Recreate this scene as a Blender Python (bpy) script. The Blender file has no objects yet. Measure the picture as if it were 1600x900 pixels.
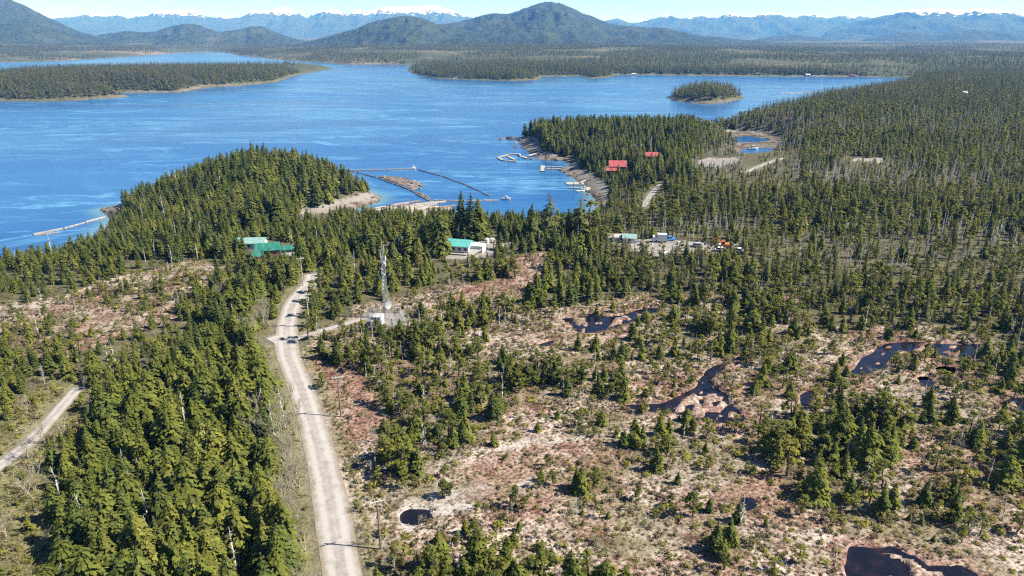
import bpy, math, random
import numpy as np
from mathutils import Vector, Matrix

random.seed(11)
rng = np.random.default_rng(11)
SC = bpy.context.scene
COL = SC.collection
R = math.radians

# ------------------------------------------------------------------ camera, sky, sun, exposure
F, CAMZ = 1067.0, 85.0                       # focal length in photo pixels, height of the drone above the water
PITCH = math.atan(395 / F)
SP, CP = math.sin(PITCH), math.cos(PITCH)
cam = bpy.data.cameras.new('camera')
cam.sensor_width = 36.0
cam.lens = 36.0 * F / 1600
cam.clip_start, cam.clip_end = 0.5, 120000
camo = bpy.data.objects.new('camera', cam)
COL.objects.link(camo)
camo.location = (0, 0, CAMZ)
camo.rotation_euler = (math.pi / 2 - PITCH, 0, 0)
SC.camera = camo

SUN_EL, SUN_AZ = R(46), R(97)
world = bpy.data.worlds.new('World')
SC.world = world
world.use_nodes = True
wn = world.node_tree.nodes
sky = wn.new('ShaderNodeTexSky')
sky.sky_type = 'NISHITA'
sky.sun_disc = False
sky.sun_elevation, sky.sun_rotation = SUN_EL, SUN_AZ
sky.air_density, sky.dust_density, sky.ozone_density = 0.42, 0.0, 5.5
world.node_tree.links.new(sky.outputs[0], wn['Background'].inputs[0])
wn['Background'].inputs[1].default_value = 0.098
sl = bpy.data.lights.new('sun', 'SUN')
sl.energy, sl.angle, sl.color = 5.0, R(0.5), (1.0, 0.965, 0.91)
so = bpy.data.objects.new('sun', sl)
COL.objects.link(so)
sdir = Vector((math.sin(SUN_AZ) * math.cos(SUN_EL), math.cos(SUN_AZ) * math.cos(SUN_EL), math.sin(SUN_EL)))
so.rotation_euler = (-sdir).to_track_quat('-Z', 'Y').to_euler()
vs = SC.view_settings
vs.view_transform, vs.look, vs.gamma, vs.use_curve_mapping = 'Standard', 'None', 1.0, False
vs.exposure = 1.3
SC.cycles.use_adaptive_sampling = False
SC.cycles.max_bounces = 5
SC.cycles.diffuse_bounces = 2
SC.cycles.glossy_bounces = 2
SC.cycles.transmission_bounces = 2
SC.cycles.transparent_max_bounces = 8
SC.cycles.volume_bounces = 0
SC.cycles.use_denoising = False
SC.cycles.denoiser = 'OPENIMAGEDENOISE'
SC.cycles.denoising_input_passes = 'RGB_ALBEDO_NORMAL'
SC.cycles.denoising_prefilter = 'ACCURATE'
SC.cycles.filter_width = 1.2
SC.cycles.sample_clamp_indirect = 2.5
SC.cycles.sample_clamp_direct = 12.0

# ------------------------------------------------------------------ helpers: view geometry, noise, polygons
def ray(px, py):
    a, b = (px - 800) / F, (450 - py) / F
    return a, CP + SP * b, -SP + CP * b

def G(px, py, z=12.0):
    """point of the level z seen at a photo pixel"""
    x, y, w = ray(px, py)
    t = (z - CAMZ) / w
    return x * t, y * t

def P(x, y, z):
    """photo pixel of a point"""
    dz = z - CAMZ
    dep = y * CP - dz * SP
    up = y * SP + dz * CP
    return 800 + F * x / dep, 450 - F * up / dep

def ss(a, b, x):
    t = np.clip((x - a) / (b - a), 0, 1)
    return t * t * (3 - 2 * t)

def vn(x, y, seed):
    xi, yi = np.floor(x).astype(np.int64), np.floor(y).astype(np.int64)
    fx, fy = x - xi, y - yi
    fx, fy = fx * fx * (3 - 2 * fx), fy * fy * (3 - 2 * fy)
    def h(i, j):
        n = (i * 374761393 + j * 668265263 + seed * 974711) & 0xffffffff
        n = ((n ^ (n >> 13)) * 1274126177) & 0xffffffff
        return ((n ^ (n >> 16)) & 0xffff) / 65535.0
    a, b, c, d = h(xi, yi), h(xi + 1, yi), h(xi, yi + 1), h(xi + 1, yi + 1)
    return (a * (1 - fx) + b * fx) * (1 - fy) + (c * (1 - fx) + d * fx) * fy

def fbm(x, y, size, octv=4, seed=0):
    """noise in -1..1"""
    s, a, t = 0.0, 1.0, 0.0
    for o in range(octv):
        s = s + a * (vn(x / size + 17.3 * o, y / size - 9.1 * o, seed + o) * 2 - 1)
        t += a
        a *= 0.5
        size *= 0.5
    return s / t

def inside(X, Y, poly):
    r = np.zeros(X.shape, bool)
    n = len(poly)
    for i in range(n):
        x0, y0 = poly[i]
        x1, y1 = poly[(i + 1) % n]
        if y0 == y1:
            continue
        c = (y0 > Y) != (y1 > Y)
        r ^= c & (X < (x1 - x0) * (Y - y0) / (y1 - y0) + x0)
    return r

def segdist(X, Y, pts, closed=True):
    d = np.full(X.shape, 1e18)
    n = len(pts)
    for i in range(n if closed else n - 1):
        x0, y0 = pts[i]
        x1, y1 = pts[(i + 1) % n]
        dx, dy = x1 - x0, y1 - y0
        t = np.clip(((X - x0) * dx + (Y - y0) * dy) / (dx * dx + dy * dy + 1e-12), 0, 1)
        d = np.minimum(d, (X - x0 - t * dx) ** 2 + (Y - y0 - t * dy) ** 2)
    return np.sqrt(d)

def sdf(X, Y, poly):
    return np.where(inside(X, Y, poly), 1, -1) * segdist(X, Y, poly)

def tag(o, label=None, cat=None, group=None, kind=None):
    if label: o['label'] = label
    if cat: o['category'] = cat
    if group: o['group'] = group
    if kind: o['kind'] = kind
    return o

# ------------------------------------------------------------------ the map, traced on the ground planes
def Z0(l): return [G(x, y, 0.0) for x, y in l]
SEA = Z0([(-900, 470), (-500, 452), (-200, 440), (0, 425), (80, 415), (130, 397), (155, 368), (172, 344), (158, 332), (163, 326), (195, 322), (222, 314),
          (250, 302), (330, 287), (420, 283), (500, 286), (545, 292), (575, 299), (597, 308), (594, 315), (575, 321), (545, 329), (515, 336), (480, 340),
          (500, 343), (570, 346), (650, 346), (720, 349), (800, 353), (880, 353), (905, 346), (925, 332), (930, 312), (921, 300), (908, 288), (886, 273),
          (872, 264), (893, 256), (880, 251), (848, 250), (832, 244), (828, 236), (815, 227), (804, 217), (820, 213), (838, 211), (900, 209), (1000, 209),
          (1085, 209), (1100, 206), (1180, 186), (1250, 167), (1300, 158), (1350, 150), (1400, 140), (1425, 128), (1420, 121), (1380, 120.5), (1300, 120),
          (1200, 119.5), (1100, 118.5), (1000, 117), (965, 117.5), (952, 121), (925, 123), (905, 119), (850, 120), (840, 125), (800, 126.5), (740, 125),
          (680, 123), (650, 117), (635, 110), (640, 104), (645, 101.5), (600, 100.5), (540, 101), (520, 99), (480, 97), (440, 93.5), (405, 90), (370, 86.5),
          (356, 82.5), (330, 81), (300, 82), (245, 85), (180, 90), (100, 95), (0, 98), (-200, 103), (-500, 108), (-900, 115)])
ISLANDS = [Z0([(-400, 165), (-100, 161), (0, 158), (60, 159), (120, 157), (170, 153.5), (203, 151), (185, 148), (170, 145), (280, 144.5), (320, 137), (370, 134.5),
               (430, 129), (460, 119), (500, 110.5), (520, 108), (512, 104.5), (450, 106), (400, 108), (300, 112), (200, 117), (100, 122), (0, 129), (-200, 138), (-400, 142)]),
           Z0([(1041, 152), (1058, 158.5), (1098, 162.5), (1140, 160.5), (1166, 153), (1150, 146.5), (1100, 144.5), (1058, 146)])]
LAGOON = Z0([(1140, 219), (1150, 213), (1170, 212), (1195, 216), (1213, 218), (1195, 221), (1180, 223), (1150, 223)])
CREEK = Z0([(1156, 233), (1178, 231), (1212, 230), (1208, 236), (1192, 243), (1165, 246), (1150, 240)])
BOG = [[(610, 470), (690, 445), (770, 425), (785, 396), (850, 392), (850, 440), (830, 478), (880, 482), (1000, 458), (1060, 462), (1200, 455), (1250, 470), (1240, 520), (1330, 522),
        (1400, 512), (1530, 527), (1610, 560), (1900, 575), (2300, 700), (2300, 1500), (560, 1500), (590, 950), (550, 800), (510, 660), (468, 545), (500, 520), (560, 500), (560, 480)],
       [(-100, 505), (0, 480), (110, 462), (215, 432), (300, 402), (345, 418), (330, 455), (240, 500), (120, 540), (60, 560), (-100, 580)]]
POOLS = [[(878, 498), (905, 493), (960, 495), (1008, 481), (1030, 478), (1024, 486), (985, 501), (960, 511), (932, 518), (905, 520), (896, 506)],
         [(840, 536), (868, 529), (866, 536), (848, 541)],
         [(975, 632), (1040, 629), (1066, 616), (1090, 603), (1095, 588), (1108, 576), (1128, 567), (1133, 572), (1113, 590), (1106, 603), (1130, 612), (1140, 628), (1168, 652), (1150, 660), (1110, 659), (1085, 650), (1050, 642), (1000, 641)],
         [(1325, 582), (1366, 548), (1385, 534), (1430, 533), (1470, 537), (1530, 537), (1514, 556), (1480, 556), (1440, 548), (1402, 546), (1376, 573), (1350, 584)],
         [(1248, 614), (1268, 609), (1268, 630), (1254, 633)],
         [(1330, 852), (1345, 854), (1400, 857), (1432, 866), (1452, 882), (1500, 884), (1530, 897), (1520, 930), (1330, 930), (1322, 880)],
         [(1560, 630), (1575, 622), (1620, 620), (1620, 645), (1583, 641)],
         [(630, 800), (640, 794), (664, 797), (672, 806), (652, 813), (634, 811)],
         [(1462, 574), (1478, 570), (1494, 573), (1490, 581), (1474, 583)],
         [(1158, 784), (1166, 776), (1178, 779), (1180, 792), (1168, 798)],
         [(1433, 588), (1448, 586), (1458, 596), (1446, 601)]]
POOLS_W = [[G(x, y, 12.0) for x, y in p] for p in POOLS]
MUD = [[(640, 765), (700, 738), (770, 708), (850, 688), (905, 688), (965, 690), (905, 716), (850, 732), (790, 760), (745, 772), (690, 776)],
       [(690, 470), (740, 440), (800, 400), (850, 400), (830, 450), (760, 470)], [(1130, 770), (1200, 760), (1210, 800), (1150, 815)],
       [(475, 560), (560, 560), (580, 620), (560, 700), (530, 640)], [(1290, 850), (1300, 835), (1400, 842), (1470, 868), (1440, 880), (1330, 850)]]
PALE = [[(620, 800), (640, 775), (740, 752), (770, 765), (735, 800), (680, 812), (640, 830)], [(640, 745), (720, 715), (850, 678), (950, 680), (860, 692), (740, 712)],
        [(785, 770), (830, 745), (850, 750), (800, 775)]]
ROAD = [(548, 980), (534, 895), (521, 811), (509, 744), (493, 678), (472, 611), (447, 548), (448, 505), (458, 473), (472, 455), (483, 446), (492, 436), (489, 428)]
DRIVE = [(450, 530), (470, 525), (510, 516), (545, 503), (575, 496)]
PAD = [(455, 532), (438, 528), (424, 533)]
TRACK = [(-60, 765), (-20, 742), (20, 716), (55, 683), (85, 648), (108, 622), (122, 606)]
LODGE_ROAD = [(1003, 322), (1015, 306), (1023, 294), (1035, 286), (1050, 284)]
CREEK_ROAD = [(1165, 274), (1185, 265), (1206, 257), (1222, 252)]
ROADS = [(ROAD, 2.75), (DRIVE, 1.1), (PAD, 3.0), (TRACK, 1.5), (LODGE_ROAD, 1.9), (CREEK_ROAD, 1.6)]
ROADS_W = [([G(x, y, 12.0 if y > 340 else 9.0) for x, y in l], w) for l, w in ROADS]
GRAVEL = [[(675, 396), (700, 384), (760, 372), (785, 376), (800, 381), (775, 388), (768, 402), (735, 405), (690, 402)],
          [(955, 378), (1000, 372), (1060, 374), (1110, 380), (1150, 384), (1160, 394), (1110, 396), (1060, 394), (1040, 406), (1010, 397), (965, 387)],
          [(1090, 252), (1105, 246), (1150, 245), (1158, 252), (1120, 262), (1095, 260)], [(1325, 252), (1345, 246), (1382, 248), (1378, 255)],
          [(310, 376), (330, 369), (350, 370), (352, 379), (320, 381)], [(560, 505), (575, 487), (630, 487), (634, 512), (575, 514)],
          [(690, 396), (660, 402), (650, 398), (690, 388)],
          [(1148, 206), (1132, 208), (1130, 204), (1142, 202)]]
CLEAR = [[(380, 392), (395, 378), (440, 374), (456, 388), (450, 412), (392, 412)], [(945, 276), (948, 258), (985, 256), (985, 276)], [(1000, 262), (1003, 242), (1032, 242), (1034, 262)]]
FLAT = [[(1128, 205), (1150, 203), (1205, 207), (1228, 213), (1226, 222), (1212, 231), (1215, 240), (1195, 246), (1160, 249), (1148, 240), (1150, 228), (1132, 218)],
        [(1160, 248), (1185, 247), (1190, 262), (1175, 272), (1160, 262)]]
BEACH = [[(455, 338), (520, 312), (560, 300), (600, 304), (600, 318), (560, 330), (500, 345)], [(795, 214), (840, 212), (850, 235), (905, 250), (900, 262), (945, 285), (955, 318), (920, 340), (900, 300), (860, 262), (825, 245), (810, 225)],
         [(150, 326), (195, 318), (200, 335), (180, 350), (160, 340)]]
GRASSY = [[(-60, 690), (0, 650), (50, 612), (100, 585), (140, 590), (150, 640), (110, 715), (60, 750), (0, 770), (-60, 790)], [(-50, 760), (60, 735), (95, 770), (70, 1000), (-50, 1000)],
          [(392, 540), (440, 535), (470, 620), (500, 700), (470, 700), (430, 620)]]
STAND = [[(60, 1500), (75, 900), (105, 840), (135, 770), (160, 700), (175, 650), (240, 615), (310, 560), (335, 500), (400, 470), (425, 485), (418, 530), (425, 570), (455, 640), (480, 700), (493, 760), (500, 830), (515, 930), (520, 1500)]]
CLUSTER = [([(500, 530), (560, 515), (650, 522), (760, 545), (830, 560), (900, 590), (905, 620), (800, 650), (740, 690), (705, 725), (640, 742), (590, 742), (585, 650), (560, 590), (500, 560)], 0.55),
           ([(590, 660), (640, 560), (740, 600), (735, 680), (640, 740), (590, 740)], 0.5),
           ([(1180, 660), (1300, 640), (1420, 665), (1400, 810), (1330, 835), (1245, 775), (1185, 710)], 0.75),
           ([(560, 905), (600, 880), (700, 880), (830, 905), (960, 925), (1000, 1200), (540, 1200)], 0.8),
           ([(855, 765), (920, 760), (930, 800), (870, 810)], 0.6), ([(560, 830), (600, 800), (630, 850), (610, 880), (565, 870)], 0.6),
           ([(640, 500), (700, 480), (840, 470), (850, 510), (780, 530), (700, 520)], 0.45), ([(850, 560), (990, 575), (990, 625), (900, 615)], 0.42),
           ([(1000, 510), (1250, 500), (1270, 560), (1120, 565), (1000, 550)], 0.36), ([(690, 420), (800, 410), (790, 440), (700, 450)], 0.6),
           ([(0, 515), (90, 490), (130, 520), (60, 560), (0, 560)], 0.6), ([(170, 470), (250, 445), (270, 470), (200, 490)], 0.5),
           ([(1480, 560), (1600, 540), (1650, 640), (1540, 610)], 0.3), ([(1530, 700), (1650, 660), (1660, 780), (1560, 780)], 0.35), ([(960, 690), (1130, 680), (1180, 740), (1060, 770), (960, 740)], 0.48),
           ([(1040, 460), (1260, 450), (1250, 500), (1340, 520), (1560, 520), (1600, 550), (1500, 528), (1400, 516), (1330, 530), (1250, 540), (1000, 520)], 0.3),
           ([(1180, 560), (1330, 590), (1320, 640), (1200, 620)], 0.32), ([(1400, 590), (1600, 650), (1620, 720), (1450, 690)], 0.42), ([(860, 540), (1000, 520), (1080, 555), (960, 560)], 0.3),
           ([(1400, 760), (1560, 700), (1600, 840), (1450, 830)], 0.4), ([(1050, 640), (1180, 690), (1150, 720), (1000, 680)], 0.38), ([(980, 800), (1120, 790), (1180, 850), (1060, 870)], 0.38)]

# rounded rises and dips of the land: centre pixel, height, radius
HILLS = [((410, 300), 7.5, 48), ((960, 235), -3.5, 130), ((1108, 153), 8, 38), ((300, 126), 6, 260), ((1560, 160), 6, 380), ((1350, 200), 1, 250), ((50, 140), 5, 180)]
HILLS = [(G(*p, 5.0), a, r) for p, a, r in HILLS]

RANGES = []
def ground(x, y):
    """height of the land, and the distance inland"""
    d = np.hypot(x, y)
    s = -sdf(x, y, SEA)
    for isl in ISLANDS:
        s = np.maximum(s, sdf(x, y, isl))
    s = s + fbm(x, y, 30, 4, 3) * np.clip(0.004 * d, 0.4, 12) + fbm(x, y, 9, 3, 5) * np.clip(0.0035 * d, 0.3, 2.0)
    far = ss(900, 3500, d)
    p = 12 + far * (10 + 22 * (fbm(x, y, 900, 4, 21) + 0.25)) + ss(300, 900, d) * 3 * fbm(x, y, 160, 4, 8)
    for (cx, cy), a, r in HILLS:
        p = p + a * np.exp(-((x - cx) ** 2 + (y - cy) ** 2) / (r * r))
    L = 16 + 0.02 * d
    h = np.where(s > 0, p * (1 - np.exp(-np.maximum(s, 0) / L)), np.maximum(s * 0.25, -4))
    inl = ss(0, 20, s)
    h = h + inl * (0.35 * fbm(x, y, 30, 3, 31) * (1 - far) + 0.16 * fbm(x, y, 3.2, 3, 32) * (1 - ss(300, 600, d)))
    h = h + (1 - inl) * ss(-3, 1, s) * ss(1, 6, s) * 0.9 * np.maximum(fbm(x, y, 5, 3, 33), -0.3)
    # tide flat and its two sheets of water
    near = (x > 150) & (x < 500) & (y > 380) & (y < 760)
    if near.any():
        xx, yy = x[near], y[near]
        f = sdf(xx, yy, [G(*q, 2.0) for q in FLAT[0]])
        hh = h[near]
        hh = hh * (1 - ss(-25, 4, f)) + 0.55 * ss(-25, 4, f)
        for w in (LAGOON, CREEK):
            e = sdf(xx, yy, w) + 1.5 * fbm(xx, yy, 12, 3, 40)
            hh = np.minimum(hh, np.where(e > -3, 0.3 - e * 0.2, 1e6))
        h[near] = np.maximum(hh, -2)
    # bog pools with hummocks
    near = (y > 60) & (y < 230) & (d < 330)
    if near.any():
        xx, yy = x[near], y[near]
        hh = h[near]
        for k, w in enumerate(POOLS_W):
            e = sdf(xx, yy, w) + 0.9 * fbm(xx, yy, 4.5, 3, 50 + k)
            dig = np.clip((e + 0.7) * 0.7, 0, 0.8)
            hum = ss(0.10, 0.24, fbm(xx, yy, 5.0 if k == 5 else 2.4, 2, 70 + k) + .10 * (k in (2, 5))) * 0.95 * (k not in (1, 4, 7, 8, 9, 10))
            hh = np.where(e > -8, hh * (1 - ss(-8, -1, e)) + 12.02 * ss(-8, -1, e), hh)
            hh = np.where(e > -0.7, 12.02 - dig + hum * ss(0.2, 1.4, e), hh)
        h[near] = hh
    # level the roads in
    near = d < 700
    if near.any():
        xx, yy = x[near], y[near]
        hh = h[near]
        for (l, w), (lp, _) in zip(ROADS_W, ROADS):
            q = segdist(xx, yy, l, False)
            lev = hh - 0.35 * fbm(xx, yy, 30, 3, 31) - 0.16 * fbm(xx, yy, 3.2, 3, 32)
            m = 1 - ss(w + 0.5, w + 5, q)
            hh = hh * (1 - m) + lev * m
        h[near] = hh
    return h, s

def land(x, y):
    x, y = np.atleast_1d(np.asarray(x, float)), np.atleast_1d(np.asarray(y, float))
    return ground(x.copy(), y.copy())[0]

def at(px, py):
    """point of the land seen at a photo pixel"""
    z = 8.0
    for _ in range(6):
        x, y = G(px, py, z)
        z = max(float(land(x, y)[0]), 0.0)
    return Vector((x, y, z))

def masks(x, y, z, jit=7.0):
    """what grows or lies where: arrays in 0..1 by name"""
    px, py = P(x, y, np.maximum(z, 0))
    d = np.hypot(x, y)
    j = jit * np.clip(160 / d, 0.15, 1.3)
    px = px + j * 2.0 * fbm(x, y, 9, 3, 90)
    py = py + j * 1.1 * fbm(x, y, 9, 3, 91)
    ok = d < 1100
    M = {}
    wx, wy = px + 26 * fbm(x, y, 34, 3, 92), py + 20 * np.clip(160 / d, .3, 1) * fbm(x, y, 34, 3, 93)
    def any_(ps, w=False):
        r = np.zeros(px.shape, bool)
        for p in ps: r |= inside(wx if w else px, wy if w else py, p)
        return r & ok
    M['bog'], M['mud'], M['pale'], M['gravel'] = any_(BOG, True), any_(MUD, True), any_(PALE), any_(GRAVEL)
    M['clear'], M['flat'], M['beach'], M['grass'], M['stand'] = any_(CLEAR), any_(FLAT), any_(BEACH), any_(GRASSY), any_(STAND)
    c = np.zeros(px.shape)
    for p, v in CLUSTER:
        c = np.maximum(c, np.where(inside(wx, wy, p) & ok, v, 0))
    M['cluster'] = c
    q = np.full(px.shape, 1e9)
    n = d < 800
    for l, w in ROADS_W:
        q[n] = np.minimum(q[n], segdist(x[n], y[n], l, False) - w)
    M['road'] = q
    e = np.full(px.shape, -1e9)
    n = (y < 240) & (d < 340)
    for w in POOLS_W:
        e[n] = np.maximum(e[n], sdf(x[n], y[n], w))
    M['pool'] = e
    M['px'], M['py'] = px, py
    return M

# ------------------------------------------------------------------ materials
class NT:
    def __init__(s, name):
        s.m = bpy.data.materials.new(name)
        s.m.use_nodes = True
        s.t = s.m.node_tree
        s.n = s.t.nodes
        s.out = s.n['Material Output']
        s.b = s.n['Principled BSDF']
    def new(s, ty, **kw):
        n = s.n.new(ty)
        for k, v in kw.items():
            setattr(n, k, v)
        return n
    def link(s, a, b): s.t.links.new(a, b)
    def put(s, sock, v):
        if isinstance(v, bpy.types.NodeSocket): s.link(v, sock)
        elif isinstance(v, (tuple, list)) and len(v) == 3 and sock.type == 'RGBA': sock.default_value = (*v, 1)
        else: sock.default_value = v
    def pos(s): return s.new('ShaderNodeNewGeometry').outputs['Position']
    def noise(s, scale, detail=4, rough=0.55, vec=None, dist=0.0):
        n = s.new('ShaderNodeTexNoise')
        n.inputs['Scale'].default_value, n.inputs['Detail'].default_value = scale, detail
        n.inputs['Roughness'].default_value, n.inputs['Distortion'].default_value = rough, dist
        s.link(vec if vec is not None else s.pos(), n.inputs['Vector'])
        return n.outputs['Fac']
    def scaled(s, sc, vec=None):
        n = s.new('ShaderNodeVectorMath', operation='MULTIPLY')
        s.link(vec if vec is not None else s.pos(), n.inputs[0])
        n.inputs[1].default_value = sc
        return n.outputs[0]
    def ramp(s, f, stops, mode='LINEAR'):
        n = s.new('ShaderNodeValToRGB')
        e = n.color_ramp.elements
        n.color_ramp.interpolation = mode
        while len(e) < len(stops): e.new(0.5)
        for q, (p, c) in zip(e, stops):
            q.position = p
            q.color = (*c, 1) if isinstance(c, tuple) else (c, c, c, 1)
        s.put(n.inputs[0], f)
        return n.outputs[0]
    def mix(s, f, a, b, mode='MIX'):
        n = s.new('ShaderNodeMix', data_type='RGBA', blend_type=mode)
        s.put(n.inputs[0], f); s.put(n.inputs[6], a); s.put(n.inputs[7], b)
        return n.outputs[2]
    def math(s, op, a, b=0.0, clamp=False):
        n = s.new('ShaderNodeMath', operation=op, use_clamp=clamp)
        s.put(n.inputs[0], a); s.put(n.inputs[1], b)
        return n.outputs[0]
    def attr(s, name, o='Fac'):
        n = s.new('ShaderNodeAttribute', attribute_name=name)
        return n.outputs[o]
    def bump(s, h, strength, dist):
        n = s.new('ShaderNodeBump')
        n.inputs['Strength'].default_value, n.inputs['Distance'].default_value = strength, dist
        s.link(h, n.inputs['Height'])
        s.link(n.outputs[0], s.b.inputs['Normal'])
    def rgb(s, sock):
        n = s.new('ShaderNodeSeparateColor')
        s.link(sock, n.inputs[0])
        return n.outputs
    def fin(s, col, rough=0.8, spec=0.2, metal=0.0):
        s.put(s.b.inputs['Base Color'], col)
        s.put(s.b.inputs['Roughness'], rough)
        s.b.inputs['Specular IOR Level'].default_value = spec
        s.b.inputs['Metallic'].default_value = metal
        return s.m

def ground_material():
    s = NT('land')
    n3, n1, nb, nc = s.noise(0.32, 6, 0.62), s.noise(1.5, 4, 0.65), s.noise(0.05, 4), s.noise(0.012, 4)
    mixn = s.math('ADD', s.math('MULTIPLY', n3, 0.42), s.math('MULTIPLY', n1, 0.58))
    bog = s.ramp(mixn, [(0.37, (.035, .026, .020)), (0.44, (.125, .090, .070)), (0.505, (.28, .222, .182)), (0.57, (.40, .338, .292)), (0.68, (.49, .440, .395))])
    red = s.ramp(mixn, [(0.36, (.045, .022, .018)), (0.46, (.13, .062, .045)), (0.56, (.24, .145, .11)), (0.68, (.40, .31, .25))])
    rust = s.ramp(s.noise(0.05, 6, 0.68), [(0.49, 0.0), (0.58, 1.0)])
    A, B = s.rgb(s.attr('cover', 'Color')), s.rgb(s.attr('shore', 'Color'))
    bog = s.mix(s.math('MULTIPLY', rust, 0.8), bog, red)
    olive = s.ramp(mixn, [(0.38, (.035, .035, .015)), (0.55, (.12, .11, .04)), (0.7, (.22, .19, .08))])
    bog = s.mix(s.ramp(s.noise(0.085, 6, 0.68), [(0.47, 0.0), (0.62, 0.7)]), bog, olive)
    bog = s.mix(A[1], bog, red)
    forest = s.ramp(mixn, [(0.35, (.018, .016, .010)), (0.5, (.080, .074, .040)), (0.65, (.165, .145, .085))])
    farm = s.ramp(s.math('ADD', s.math('MULTIPLY', nc, 0.5), s.math('MULTIPLY', s.noise(0.0025, 5), 0.5)), [(0.40, (.05, .06, .03)), (0.54, (.075, .080, .042)), (0.60, (.14, .115, .078)), (0.70, (.24, .19, .15))])
    forest = s.mix(B[2], forest, farm)
    col = s.mix(A[0], forest, bog)
    grass = s.ramp(mixn, [(0.36, (.06, .06, .022)), (0.52, (.15, .145, .055)), (0.62, (.22, .19, .095)), (0.7, (.30, .25, .16))])
    col = s.mix(B[1], col, grass)
    grav = s.ramp(mixn, [(0.34, (.13, .115, .102)), (0.5, (.225, .205, .190)), (0.7, (.32, .30, .285))])
    col = s.mix(A[2], col, grav)
    col = s.mix(s.math('MULTIPLY', s.attr('pale_mud'), s.ramp(n3, [(0.38, 0.2), (0.52, 0.9)])), col, s.ramp(n1, [(0.35, (.24, .22, .205)), (0.6, (.37, .345, .325))]))
    z = s.new('ShaderNodeSeparateXYZ')
    s.link(s.pos(), z.inputs[0])
    wet = s.ramp(s.math('ADD', s.math('MULTIPLY', z.outputs[2], 0.16), s.math('MULTIPLY', s.math('ADD', n3, s.math('ADD', s.math('MULTIPLY', s.math('SUBTRACT', n1, 0.5), 0.8), s.math('MULTIPLY', s.math('SUBTRACT', s.noise(0.09, 4, 0.6, None, 1.0), 0.52), 1.1))), 1.2)), [(0.40, (.035, .03, .022)), (0.58, (.085, .068, .05)), (0.75, (.15, .122, .095)), (0.88, (.175, .158, .14)), (1.0, (.205, .19, .172))])
    col = s.mix(B[0], col, wet)
    s.bump(mixn, 0.8, 0.5)
    return s.fin(col, 0.95, 0.1)

def foliage(name, cols, transl=0.3, hue=0.5):
    s = NT(name)
    rnd = s.new('ShaderNodeObjectInfo').outputs['Random']
    r = s.math('ADD', s.math('MULTIPLY', rnd, 1 - hue), s.math('MULTIPLY', s.ramp(s.noise(0.03, 3), [(0.3, 0.0), (0.7, 1.0)]), hue))
    k = len(cols) - 1
    c = s.ramp(r, [(i / k, q) for i, q in enumerate(cols)])
    v = s.attr('tone')
    c = s.mix(1.0, c, s.ramp(v, [(0.0, (.62, .64, .62)), (0.6, (1.0, 1.0, 1.0)), (1.0, (1.4, 1.36, 1.2))]), 'MULTIPLY')
    dif, tr, mx = s.new('ShaderNodeBsdfDiffuse'), s.new('ShaderNodeBsdfTranslucent'), s.new('ShaderNodeMixShader')
    s.put(dif.inputs[0], c)
    s.put(tr.inputs[0], s.mix(1.0, c, (1.25, 1.35, 0.7), 'MULTIPLY'))
    mx.inputs[0].default_value = transl
    s.link(dif.outputs[0], mx.inputs[1]); s.link(tr.outputs[0], mx.inputs[2]); s.link(mx.outputs[0], s.out.inputs[0])
    s.n.remove(s.b)
    return s.m

def plain(name, col, rough=0.7, spec=0.3, metal=0.0, var=0.25, scale=1.5):
    s = NT(name)
    n = s.noise(scale, 4, 0.65)
    c = s.mix(1.0, tuple(col), s.ramp(n, [(0.3, 1 - var), (0.7, 1 + var * 0.6)]), 'MULTIPLY')
    r = s.new('ShaderNodeObjectInfo').outputs['Random']
    c = s.mix(1.0, c, s.ramp(r, [(0, 1 - var * 0.6), (1, 1 + var * 0.4)]), 'MULTIPLY')
    return s.fin(c, rough, spec, metal)

M = {}
M['land'] = ground_material()
M['cedar'] = foliage('cedar_foliage', [(.096, .118, .026), (.165, .182, .040), (.245, .238, .058)], 0.46)
M['hemlock'] = foliage('hemlock_foliage', [(.066, .092, .030), (.118, .146, .040), (.190, .194, .050)], 0.45)
M['spruce'] = foliage('spruce_foliage', [(.090, .102, .040), (.160, .165, .060), (.235, .222, .082)], 0.44)
M['pine'] = foliage('pine_foliage', [(.076, .094, .028), (.150, .160, .042), (.240, .222, .054)], 0.45)
M['far'] = foliage('far_foliage', [(.058, .076, .032), (.106, .118, .044), (.180, .176, .066)], 0.42)
M['bush'] = foliage('bush_foliage', [(.080, .082, .030), (.125, .135, .036), (.250, .235, .050), (.16, .15, .055), (.120, .095, .050)], 0.3, 0.3)
M['bud'] = foliage('budding_foliage', [(.22, .225, .10), (.30, .295, .16)], 0.35)
M['heather'] = foliage('heather_foliage', [(.075, .052, .036), (.11, .105, .050), (.15, .10, .065), (.14, .135, .065), (.20, .17, .12), (.30, .24, .17)], 0.2, 0.3)
M['straw'] = foliage('dry_grass', [(.36, .27, .17), (.52, .42, .30), (.46, .40, .22)], 0.2, 0.3)
M['bark'] = plain('bark', (.085, .068, .055), 0.9, 0.1)
M['silver'] = plain('weathered_wood', (.43, .40, .37), 0.85, 0.15)
M['twig'] = plain('pale_twigs', (.33, .29, .24), 0.85, 0.1)

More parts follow.
